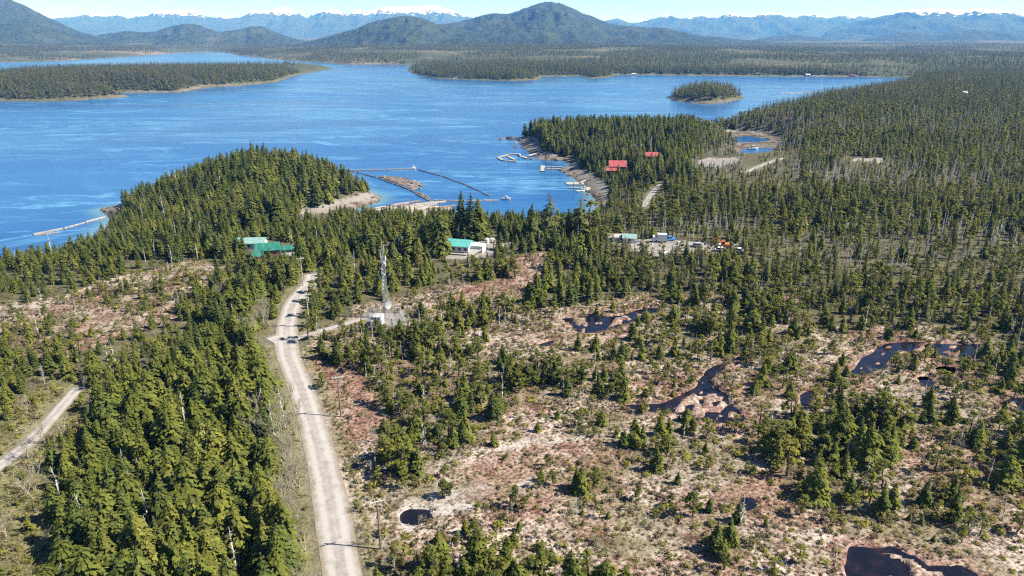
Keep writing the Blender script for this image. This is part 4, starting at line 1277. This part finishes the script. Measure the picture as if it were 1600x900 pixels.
# the lattice tower in its fenced yard
base = at(604, 498)
TH = hgt(base, 376)
t = thing('lattice_tower', 'slim galvanised lattice radio tower with dishes in a fenced yard', 'tower', base, R(20))
LH = TH * .80
c3 = [(math.cos(a), math.sin(a)) for a in (R(90), R(210), R(330))]
wid = lambda z: .95 - .45 * z / LH
for cx, cy in c3:
    b = MB(); b.tube((cx * wid(0), cy * wid(0), -.3), (cx * wid(LH), cy * wid(LH), LH), .06, .05, 6); b.build('leg', M['galv'], t)
b = MB(); n = 16
for k in range(n):
    z0, z1 = LH * k / n, LH * (k + 1) / n
    for i in range(3):
        (ax, ay), (bx, by) = c3[i], c3[(i + 1) % 3]
        w0, w1 = wid(z0), wid(z1)
        b.tube((ax * w0, ay * w0, z0), (bx * w1, by * w1, z1), .026, n=4); b.tube((bx * w0, by * w0, z0), (ax * w1, ay * w1, z1), .026, n=4)
        b.tube((ax * w1, ay * w1, z1), (bx * w1, by * w1, z1), .026, n=4)
b.build('bracing', M['galv'], t)
b = MB(); b.tube((0, 0, LH - 1), (0, 0, TH), .09, .05, 6); mast = b.build('mast', M['grey'], t)
b = MB(); b.tube((.5, .2, LH), (.5, .2, LH + 3.0), .05, n=5); b.build('whip_antenna', M['white'], mast)
b = MB(); b.tube((-.5, -.1, LH - .5), (-.5, -.1, LH + 2.2), .05, n=5); b.build('whip_antenna', M['white'], mast)
for z, r_, d_ in ((4.3, 1.25, (.85, -.5, .05)), (LH * .82, .45, (-.9, -.5, 0)), (LH * .93, .5, (.8, -.7, 0)), (LH * .74, .35, (.6, -.9, 0))):
    d_ = Vector(d_).normalized(); d_.rotate(Matrix.Rotation(R(-20), 3, 'Z'))
    b = MB(); c = Vector((0, 0, z)) + d_ * (1.1 if r_ > 1 else .85); b.disc(c, d_, r_, r_ * .25); dsh = b.build('dish', M['galv'], t, True)
    b = MB(); b.tube((0, 0, z), c - d_ * r_ * .25, .07, n=5); b.tube(c - d_ * r_ * .2, c + d_ * r_ * .35, .03, n=4); b.build('feed_arm', M['galv'], dsh)
for k, z in enumerate((LH * .97, LH * .88)):
    b = MB(); b.box((.75, -.2 + .5 * k, z), (.22, .14, 1.5), .4); b.build('panel_antenna', M['white'], t)
p = at(592, 507)
t = thing('equipment_shelter', 'white boxy equipment shelter at the foot of the lattice tower', 'shelter', p, R(-6))
b = MB(); b.box((0, 0, 1.25), (2.3, 2.6, 2.6)); b.build('wall', M['white'], t)
b = MB(); b.box((0, 0, 2.62), (2.5, 2.8, .14)); b.build('roof', M['grey'], t)
b = MB(); b.box((.5, -1.33, 1.05), (.85, .06, 1.9)); d = b.build('door', M['grey'], t)
b = MB(); b.box((.82, -1.38, 1.05), (.08, .06, .14)); b.build('handle', M['dark'], d)
b = MB(); b.box((-.6, -1.4, 1.6), (.7, .2, .6)); b.build('air_conditioner', M['galv'], t)
CR = [at(580, 513), at(634, 511), at(625, 488), at(575, 489)]
for i, lab in enumerate(['chain link fence along the near side of the tower yard', 'chain link fence on the bog side of the tower yard', 'chain link fence behind the tower at the trees', 'chain link fence on the road side of the tower yard']):
    a, c = CR[i], CR[(i + 1) % 4]
    if i == 0: c = a.lerp(c, .93)
    v = c - a; ln = v.length
    t = thing('fence', lab, 'fence', a, math.atan2(v.y, v.x), 'fences round the tower yard')
    n = max(2, round(ln / 2.6))
    for k in range(n + 1):
        b = MB(); b.tube((ln * k / n, 0, -.4), (ln * k / n, 0, 2.2), .05, n=6); b.build('post', M['galv'], t)
    b = MB(); b.tube((0, 0, 2.15), (ln, 0, 2.15), .035, n=5); b.tube((0, 0, .15), (ln, 0, .15), .025, n=5); b.build('rail', M['galv'], t)
    b = MB(); q = int(ln / .28)
    for k in range(q): b.box((ln * (k + .5) / q, 0, 1.15), (.028, .015, 2.0))
    for k in range(7): b.box((ln / 2, 0, .3 + k * .28), (ln, .012, .024))
    b.build('mesh', M['wire'], t)

def pole(px, py, ytop, label, arm=True, mat='pole', rz=.35, extra=None):
    p = at(px, py); h = hgt(p, ytop)
    t = thing('utility_pole', label, 'pole', p, rz, 'utility poles along the road')
    b = MB(); b.tube((0, 0, -1), (0, 0, h), .17, .11, 8); b.build('pole', M[mat], t)
    if arm:
        b = MB(); b.box((0, -.16, h - .45), (2.3, .12, .14)); b.tube((-.6, -.16, h - .45), (0, -.1, h - 1.2), .03, n=4); b.tube((.6, -.16, h - .45), (0, -.1, h - 1.2), .03, n=4); a = b.build('crossarm', M['grey_pole'], t)
        for x in (-1.0, -.35, .5, 1.0):
            b = MB(); b.tube((x, -.16, h - .38), (x, -.16, h - .13), .055, .035, 6); b.build('insulator', M['white'], a)
    if extra == 'can':
        b = MB(); b.tube((.35, .1, h - 2.2), (.35, .1, h - 1.2), .26, n=10); b.build('transformer', M['galv'], t)
    if extra == 'dish':
        b = MB(); b.box((.25, 0, h - .6), (.4, .3, 1.3)); b.build('equipment_box', M['white'], t)
    return t
pole(595, 858, 779, 'tall utility pole with a crossarm on the shoulder nearest the bottom edge')
pole(533, 651, 586, 'utility pole with a pale crossarm on the reddish heath beside the curve')
pole(484, 512, 458, 'pale grey utility pole at the junction of the driveway', mat='grey_pole', extra='can')
pole(474, 447, 402, 'utility pole where the road disappears into the trees', mat='grey_pole')
pole(565, 513, 483, 'short dark pole without crossarm outside the tower yard', False)
pole(624, 398, 371, 'pole carrying a white equipment box among the trees beyond the tower', False, 'grey_pole', 0, 'dish')
pole(309, 405, 383, 'bare whitish pole at the edge of the upper bog strip', False, 'silver')
pole(361, 366, 345, 'leaning white pole in the trees above the green roofed house', False, 'silver')
pole(1016, 240, 214, 'white mast standing in the woods behind the red cabin', False, 'white')

# ------------------------------------------------------------------ vehicles and yards
def vehicle(kind, label, px, py, rz, body, L=5.2, group=None):
    p = at(px, py)
    t = thing(kind, label, {'pickup_truck': 'truck', 'box_truck': 'truck', 'parked_car': 'car'}[kind], p, rz, group)
    W = 1.9
    if kind == 'box_truck':
        b = MB(); b.box((-.9, 0, 2.0), (L * .66, 2.4, 2.5)); b.build('cargo_box', M[body], t)
        b = MB(); b.prism([(1.35, .6), (2.95, .6), (2.95, 1.3), (2.5, 2.25), (1.35, 2.3)], 'y', -1.05, 1.05); c = b.build('cab', M['white'], t)
        b = MB(); b.prism([(2.55, 1.4), (2.95, 1.38), (2.55, 2.15)], 'y', -.95, .95); b.build('windscreen', M['glass'], c)
        wz, xs, r_ = .5, (-2.0, 2.2), .5
        b = MB(); b.box((.1, 0, .65), (L, 1.0, .22)); b.build('chassis', M['dark'], t)
    else:
        h = L / 2
        b = MB(); b.prism([(-h, .45), (h, .45), (h, .85), (h - .25, 1.0), (-h, 1.05)], 'y', -W / 2, W / 2); b.build('body', M[body], t)
        cab = [(-.6, 1.0), (1.3, 1.0), (.75, 1.72), (-.45, 1.74)] if kind == 'pickup_truck' else [(-h + .3, 1.0), (1.4, 1.0), (.7, 1.6), (-h + 1.0, 1.6)]
        b = MB(); b.prism(cab, 'y', -W / 2 + .12, W / 2 - .12); c = b.build('cab', M['glass'], t)
        b = MB(); b.box((sum(q[0] for q in cab[2:]) / 2, 0, cab[2][1] + .04), (cab[2][0] - cab[3][0] + .12, W - .3, .08)); b.build('roof', M[body], c)
        wz, xs, r_ = .38, (-h + .95, h - 1.0), .38
    for x in xs:
        for y in (-1, 1):
            b = MB(); b.tube((x, y * (W / 2 - .22), wz), (x, y * (W / 2 + .03), wz), r_, n=12); w = b.build('wheel', M['rubber'], t)
            b = MB(); b.tube((x, y * (W / 2 + .02), wz), (x, y * (W / 2 + .05), wz), r_ * .55, n=10); b.build('rim', M['galv'], w)
    return t
vehicle('pickup_truck', 'dark pickup truck parked at the west end of the teal roofed hall', 692, 393, R(20), 'dark')
vehicle('parked_car', 'grey quad cab car beside the ramp of the teal roofed hall', 752, 389, R(75), 'grey', 3.6)
vehicle('pickup_truck', 'dark pickup truck on the white gravel patch above the bog strip', 334, 374, R(8), 'dark', 5.0)
vehicle('box_truck', 'white box truck at the back of the cluttered gravel yard', 1030, 378, R(174), 'white', 5.4)
vehicle('pickup_truck', 'blue and white pickup truck beside the white box truck', 1046, 376, R(200), 'blue_paint', 4.8)
vehicle('parked_car', 'white car in front of the orange machine in the gravel yard', 1124, 393, R(170), 'white', 4.2)
vehicle('parked_car', 'grey car in the middle of the cluttered gravel yard', 1088, 386, R(160), 'grey', 4.2)
vehicle('parked_car', 'white car at the east end of the cluttered gravel yard', 1152, 394, R(150), 'white', 4.2)
def tank(px, py, r, h, label):
    p = at(px, py); t = thing('storage_tank', label, 'tank', p)
    b = MB(); b.tube((0, 0, -.2), (0, 0, h), r, n=18); b.tube((0, 0, h), (0, 0, h + r * .35), r, r * .3, 18); b.build('shell', M['white'], t)
    b = MB(); b.tube((0, 0, h + r * .3), (0, 0, h + r * .5), r * .3, n=10); b.build('lid', M['grey'], t)
tank(761, 380, .85, 1.7, 'white plastic tank behind the hall, nearer its annex')
tank(769, 379, .9, 1.6, 'white plastic tank behind the hall, farther along the gravel')
tank(1036, 403, 1.5, 2.2, 'large white tank at the near edge of the gravel yard')
house('shed', 'long low shed with a weathered grey roof at the west end of the gravel yard', 962, 376, 7.5, 3.6, 2.0, .7, R(-4), M['grey'], M['plank'], 2)
house('shed', 'small shed with a mint green roof beside the long grey one', 983, 378, 4.6, 3.8, 2.2, 1.0, R(-8), M['white'], M['teal_pale'], 1)
p = at(1131, 388)
t = thing('excavator', 'orange excavator parked at the east side of the gravel yard', 'digger', p, R(165))
for y in (-.95, .95):
    b = MB(); b.prism([(-1.5, .15), (-1.2, 0), (1.2, 0), (1.5, .15), (1.6, .4), (1.3, .75), (-1.3, .75), (-1.6, .4)], 'y', y - .25, y + .25); b.build('track', M['rubber'], t)
b = MB(); b.box((-.3, 0, 1.35), (2.9, 2.2, 1.1)); b.build('body', M['orange'], t)
b = MB(); b.box((.5, .6, 2.3), (1.3, .9, 1.1)); c = b.build('cab', M['glass'], t)
b = MB(); b.box((.5, .6, 2.89), (1.4, 1.0, .1)); b.build('roof', M['orange'], c)
b = MB(); b.path([(.9, -.3, 1.5), (2.6, -.3, 3.6), (4.0, -.3, 3.2)], [.24, .22, .18], 6); b.build('boom', M['orange'], t)
b = MB(); b.path([(4.0, -.3, 3.2), (4.5, -.3, 1.2)], [.18, .13], 6); a = b.build('arm', M['orange'], t)
b = MB(); b.prism([(4.2, .3), (4.9, .3), (4.8, 1.1), (4.4, 1.2)], 'y', -.75, .15); b.build('bucket', M['dark'], a)
random.seed(31)
for i in range(30):
    px, py = random.choice([(U_(1060, 1155), U_(380, 394)), (U_(990, 1020), U_(376, 384)), (U_(1050, 1110), U_(378, 388))])
    p = at(px, py); k = i % 3
    mt, cn = random.choice([('white', 'white'), ('grey', 'grey'), ('plank', 'weathered'), ('pale_log', 'pale wooden'), ('grey', 'grey')])
    w = f'{cn} {{}} lying among the clutter of the gravel yard'
    if k == 0:
        t = thing('crate', w.format('crate'), 'crate', p, U_(0, 3), f'{cn} crates in the yard'); s_ = U_(.7, 1.3)
        b = MB(); b.box((0, 0, s_ * .4), (s_ * 1.5, s_, s_ * .8)); b.build('box', M[mt], t)
        b = MB(); b.box((0, 0, s_ * .82), (s_ * 1.56, s_ * 1.06, .07)); b.build('lid', M['plank'], t)
    elif k == 1:
        b = MB()
        for j in range(4): b.box((0, j * .32 - .5, .12 + .12 * (j % 2)), (U_(2, 3.4), .26, .16), U_(-.05, .05))
        o = b.build('plank_stack', M[mt], None); o.location, o.rotation_euler = p, (0, 0, U_(0, 3))
        tag(o, w.format('stack of planks'), 'planks', f'{cn} plank stacks in the yard')
    else:
        t = thing('drum', w.format('drum'), 'drum', p, 0, f'{cn} drums in the yard'); b = MB(); b.tube((0, 0, -.05), (0, 0, .95), .34, n=12); b.build('barrel', M[mt], t)
        b = MB(); b.tube((0, 0, .95), (0, 0, 1.0), .36, n=12); b.build('rim', M['dark'], t)

# ------------------------------------------------------------------ the waterfront
def dock(label, line, w, z=.45, name='floating_dock', cat='dock', mat='plank', piles=()):
    pts = [Vector((*G(a, b, z), 0)) for a, b in line]
    t = thing(name, label, cat, (pts[0].x, pts[0].y, 0))
    for a, c in zip(pts[:-1], pts[1:]):
        v = c - a; rz = math.atan2(v.y, v.x); m = (a + c) / 2 - pts[0]
        b = MB(); b.box((m.x, m.y, z), (v.length + w * .5, w, .18), rz); d = b.build('deck', M[mat], t)
        b = MB()
        for s in (-1, 1):
            o = Vector((-v.y, v.x, 0)).normalized() * s * w * .36
            b.tube(a - pts[0] + o + Vector((0, 0, z - .3)), c - pts[0] + o + Vector((0, 0, z - .3)), .26, n=8)
        b.build('float', M['boom'], d)
    return t
def piling(px, py, ytop, label):
    x, y_ = G(px, py, 0.0); p = Vector((x, y_, 0)); h = hgt(p, ytop)
    t = thing('piling', label, 'piling', (x, y_, 0), 0, 'pilings at the docks')
    b = MB(); b.tube((0, 0, -3), (0, 0, h), .22, .2, 8); b.build('post', M['boom'], t)
    b = MB(); b.tube((0, 0, h), (0, 0, h + .15), .24, .05, 8); b.build('cap', M['white'], t)
dock('hooked pale float enclosing the small basin off the point', [(812, 240), (796, 240.5), (778, 246), (786, 250), (807, 252)], 2.0)
dock('short float finger inside the hooked dock', [(793, 244), (804, 249)], 2.2)
dock('pale float at the foot of the pier ramp with a boat alongside', [(811, 243), (824, 247)], 2.4)
dock('long pale pier ramp running from the rocks to the floats', [(826, 243), (843, 238), (880, 233)], 2.6, 1.6, 'pier', 'pier')
dock('stubby white float set across the twin walkways', [(848, 259), (848, 267)], 3.0, .5)
dock('upper of the twin walkways beside the tall mooring mast', [(853, 260), (877, 260.5)], 1.7)
dock('lower of the twin walkways beside the tall mooring mast', [(855, 263.5), (880, 263.5)], 1.7)
dock('broad pale square float below the red roofed lodge', [(889, 286.5), (908, 286.5)], 6.6, .5)
dock('thin float just below the broad square float', [(890, 293), (906, 294)], 1.2)
dock('gangway from the broad square float up to the rocks', [(907, 285), (930, 275)], 1.4, 1.3, 'gangway', 'gangway')
dock('lower gangway reaching the skiffs from the rocks', [(916, 297), (933, 289)], 1.4, 1.1, 'gangway', 'gangway')
for a in [(804, 239, 229, 'dark piling at the top of the hooked float'), (795, 252, 238, 'dark piling at the open end of the hooked float'), (824, 252, 240, 'dark piling beside the boat float'), (862, 266, 240, 'tall mooring mast at the twin walkways'),
          (851, 271, 262, 'short piling in front of the stubby white float'), (896, 300, 284, 'piling in front of the broad square float'), (922, 290, 272, 'piling between the two gangways')]: piling(*a)
def boat(label, px, py, L, rz, mat='white', cabin=True, z=0.0):
    x, y_ = G(px, py, 0.0)
    t = thing('motorboat', label, 'boat', (x, y_, z), rz)
    w, h = L * .34, L * .14
    v, f = [], []
    secs = [(-.5, .9, 0), (-.2, 1, 0), (.15, .95, .02), (.38, .55, .06), (.5, .04, .12)]
    for s_, q, up in secs: v += [(L * s_, -w / 2 * q, h + L * up), (L * s_ * .96, -w / 2 * q * .6, -.25), (L * s_ * .96, w / 2 * q * .6, -.25), (L * s_, w / 2 * q, h + L * up)]
    for k in range(len(secs) - 1):
        for i in range(3): f.append((k * 4 + i, k * 4 + i + 1, k * 4 + 5 + i, k * 4 + 4 + i))
        f.append((k * 4 + 3, k * 4, k * 4 + 4, k * 4 + 7))
    f.append((0, 3, 2, 1))
    b = MB(); b.add(v, f); b.build('hull', M[mat], t)
    if cabin:
        b = MB(); b.prism([(-.16 * L, h * .9), (.17 * L, h * .9), (.10 * L, h + .22 * L), (-.14 * L, h + .23 * L)], 'y', -w * .32, w * .32); c = b.build('cabin', M['white'], t)
        b = MB(); b.box((-.02 * L, 0, h + .14 * L), (.25 * L, w * .66, .07 * L)); b.build('window', M['glass'], c)
    b = MB(); b.box((-.53 * L, 0, h * .8), (.06 * L, .35, .7)); b.build('outboard', M['dark'], t)
boat('dark hulled boat moored inside the pale boat float', 812, 244.5, 4.5, R(-40), 'dark')
boat('white skiff tied below the lower gangway', 908, 300, 5.6, R(8), 'white', False)
boat('white cabin boat alongside the lower gangway', 914, 296, 5.4, R(15))
boat('pale work boat afloat alone beyond the end of the log boom', 791, 311.5, 5.0, R(-8))
boat('white boat lying at a float in the tidal creek', 1177, 233.5, 8, R(5))

def log(name, a, b_, r, mat, label, group):
    d = b_ - a
    m = MB(); n = 7
    m.path([Vector((-d.length / 2, 0, 0)), Vector((0, 0, U_(-.03, .03))), Vector((d.length / 2, 0, 0))], [r, r * .92, r * .8], n)
    o = m.build(name, M[mat], None, False)
    o.location = (a + b_) / 2
    o.rotation_euler = (0, math.asin(max(-1, min(1, -d.z / max(d.length, 1e-6)))), math.atan2(d.y, d.x))
    tag(o, label, 'log', group)
def chain(line, seg, r, mat, label, group):
    pts = [Vector((*G(a, b, 0), .12)) for a, b in line]
    for a, c in zip(pts[:-1], pts[1:]):
        n = max(1, round((c - a).length / seg))
        for i in range(n):
            p0, p1 = a.lerp(c, (i + .03) / n), a.lerp(c, (i + .97) / n)
            j = Vector((U_(-.5, .5), U_(-.5, .5), 0))
            log('boom_log', p0 + j, p1 + j * .5, r * U_(.85, 1.15), mat, label, group)
chain([(546, 266.5), (600, 265.5), (646, 264)], 11, .5, 'boom', 'dark boom log in the upper straight boom off the headland', 'upper boom logs')
chain([(540, 265), (590, 278), (640, 297), (662, 309), (674, 316)], 12, .6, 'boom', 'dark boom log in the chain along the near side of the log raft', 'near boom logs')
chain([(653, 265), (690, 275), (730, 290), (766, 307)], 12, .45, 'boom', 'dark boom log in the slanting chain across the cove mouth', 'slanting boom logs')
chain([(676, 314), (730, 314), (780, 313.5)], 11, .6, 'pale_log', 'pale boom log in the straight boom before the tall trees', 'pale boom logs')
chain([(50, 368), (100, 357.5), (166, 339)], 11, .55, 'pale_log', 'pale boom log trailing from the rocky tip by the west shore', 'west boom logs')
chain([(54, 368), (92, 364)], 10, .6, 'pale_log', 'loose pale log at the free end of the west boom', 'loose west logs')
chain([(1218, 146), (1272, 144.5)], 15, 1.0, 'pale_log', 'pale boom log far out in the bay east of the islet', 'far boom logs')
x, y_ = G(646, 263.5, 0)
t = thing('mooring_float', 'small white mooring float at the corner of the upper boom', 'buoy', (x, y_, 0))
b = MB(); b.box((0, 0, .35), (2.6, 2.4, .7)); b.build('base', M['white'], t)
b = MB(); b.box((0, .2, 1.3), (1.2, 1.2, 1.3)); b.build('cabinet', M['white'], t)
def raft(poly, n, lmin, lmax, ang, spread, mats, label, group, rr=.42):
    poly = [G(a, b, 0) for a, b in poly]
    q = np.array(poly); lo, hi = q.min(0), q.max(0)
    c = 0
    while c < n:
        x, y = U_(lo[0], hi[0]), U_(lo[1], hi[1])
        if not inside(np.array([x]), np.array([y]), poly)[0]: continue
        a = ang + random.gauss(0, spread); l = U_(lmin, lmax) / 2
        d = Vector((math.cos(a) * l, math.sin(a) * l, U_(-.03, .03)))
        p = Vector((x, y, U_(.0, .35)))
        log('log', p - d, p + d, rr * U_(.6, 1.2), random.choice(mats), label, group)
        c += 1
random.seed(77)
a0, a1 = Vector(G(590, 276, 0)), Vector(G(648, 294, 0)); ang = math.atan2((a1 - a0).y, (a1 - a0).x)
raft([(592, 275.5), (632, 279), (650, 284), (656, 289), (650, 296), (642, 294), (605, 282)], 118, 4.5, 8.5, ang + .1, .22, ('log', 'log', 'pale_log'), 'brown floating log packed in the wedge shaped raft', 'logs of the wedge raft', .55)
raft([(640, 281), (656, 288), (650, 297), (642, 294)], 15, 4, 7, ang + 1.6, .35, ('pale_log', 'log'), 'pale log lying askew across the blunt end of the raft', 'askew raft logs')
raft([(654, 301), (662, 302), (675, 313), (668, 314)], 18, 4, 7, ang - .25, .2, ('log', 'pale_log'), 'floating log in the small tail raft by the boom corner', 'logs of the tail raft')
a0, a1 = Vector(G(568, 331, 0)), Vector(G(660, 316, 0)); ang = math.atan2((a1 - a0).y, (a1 - a0).x)
raft([(562, 333), (600, 322.5), (640, 317), (674, 315), (690, 318), (690, 345), (560, 348)], 105, 10, 18, ang, .06, ('pale_log', 'pale_log', 'pale_log', 'log'), 'long bleached log lying parallel in the big raft by the beach', 'logs of the big raft', .68)

def rock(px, py, r, label, z=None, group='boulders along the rocky shores'):
    p = at(px, py)
    if z is not None: p.z = z
    n, m_ = 9, 6
    v, f = [(0, 0, -.5 * r)], []
    s_ = U_(0, 50)
    for i in range(1, m_):
        for j in range(n):
            a, e = 6.283 * j / n, math.pi * i / m_ - math.pi / 2
            k = r * (1 + .5 * float(fbm(np.array([math.cos(a) * 2 + s_]), np.array([math.sin(a) * 2 + e * 2]), 1.3, 2, 9)[0]))
            v.append((math.cos(a) * math.cos(e) * k * 1.5, math.sin(a) * math.cos(e) * k, math.sin(e) * k * .55))
    v.append((0, 0, .55 * r))
    f += [(0, 1 + (j + 1) % n, 1 + j) for j in range(n)]
    for i in range(m_ - 2):
        for j in range(n): f.append((1 + i * n + j, 1 + i * n + (j + 1) % n, 1 + (i + 1) * n + (j + 1) % n, 1 + (i + 1) * n + j))
    k = 1 + (m_ - 2) * n
    f += [(k + j, k + (j + 1) % n, len(v) - 1) for j in range(n)]
    b = MB(); b.add(v, f); o = b.build('boulder', M['rock'])
    o.location, o.rotation_euler = p, (0, 0, U_(0, 3))
    tag(o, label, 'rock', group)
rock(785, 217.5, 2.6, 'flat dark rock awash beyond the tip of the point', -.2)
rock(798, 216.5, 3.4, 'long dark reef rock at the tip of the point', 0)
random.seed(41)
for i in range(26): rock(*random.choice([(U_(803, 832), U_(214, 232)), (U_(830, 890), U_(243, 251)), (U_(872, 905), U_(258, 270)), (U_(905, 935), U_(282, 325))]), U_(.7, 1.8), 'brown shore boulder on the rocks below the point woods', None, 'boulders below the point')
for i in range(9): rock(U_(160, 190), U_(326, 340), U_(.6, 1.6), 'dark boulder on the rocky tip at the west shore', None, 'boulders on the west tip')
for i in range(8): rock(U_(500, 580), U_(312, 326), U_(.4, .9), 'grey boulder on the pale beach of the headland', None, 'boulders on the headland beach')

random.seed(43)
for i in range(20):
    p = at(U_(478, 585), U_(311, 330)); a, l = U_(-.5, .9), U_(1.5, 4)
    d = Vector((math.cos(a) * l, math.sin(a) * l, 0))
    if p.z > .05: log('log', p - d + Vector((0, 0, .25)), p + d + Vector((0, 0, .25)), U_(.2, .4), random.choice(('pale_log', 'boom', 'silver')), 'driftwood log washed up on the headland beach', 'driftwood on the headland beach')
for i in range(12):
    p = at(*random.choice([(U_(830, 890), U_(240, 250)), (U_(885, 935), U_(262, 300))])); a, l = U_(-.6, .6), U_(1.5, 4)
    d = Vector((math.cos(a) * l, math.sin(a) * l, 0))
    if p.z > .05: log('log', p - d + Vector((0, 0, .25)), p + d + Vector((0, 0, .25)), U_(.2, .4), random.choice(('pale_log', 'silver')), 'driftwood log stranded on the rocks below the point woods', 'driftwood below the point')

# ------------------------------------------------------------------ the air
def haze():
    m = bpy.data.materials.new('haze'); m.use_nodes = True
    t = m.node_tree
    for n in list(t.nodes):
        if n.type != 'OUTPUT_MATERIAL': t.nodes.remove(n)
    v = t.nodes.new('ShaderNodeVolumePrincipled')
    v.inputs['Color'].default_value = (.12, .37, 1.0, 1)
    v.inputs['Absorption Color'].default_value = (1, 1, 1, 1)
    v.inputs['Density'].default_value = HAZE
    v.inputs['Anisotropy'].default_value = 0.0
    for k in ('Density Attribute', 'Color Attribute', 'Temperature Attribute'):
        v.inputs[k].default_value = ''
    t.links.new(v.outputs[0], t.nodes['Material Output'].inputs['Volume'])
    b = MB(); b.box((0, 10100, 690), (70000, 25200, 1500))
    tag(b.build('haze', m), kind='stuff')
HAZE = 0.85e-4
haze()
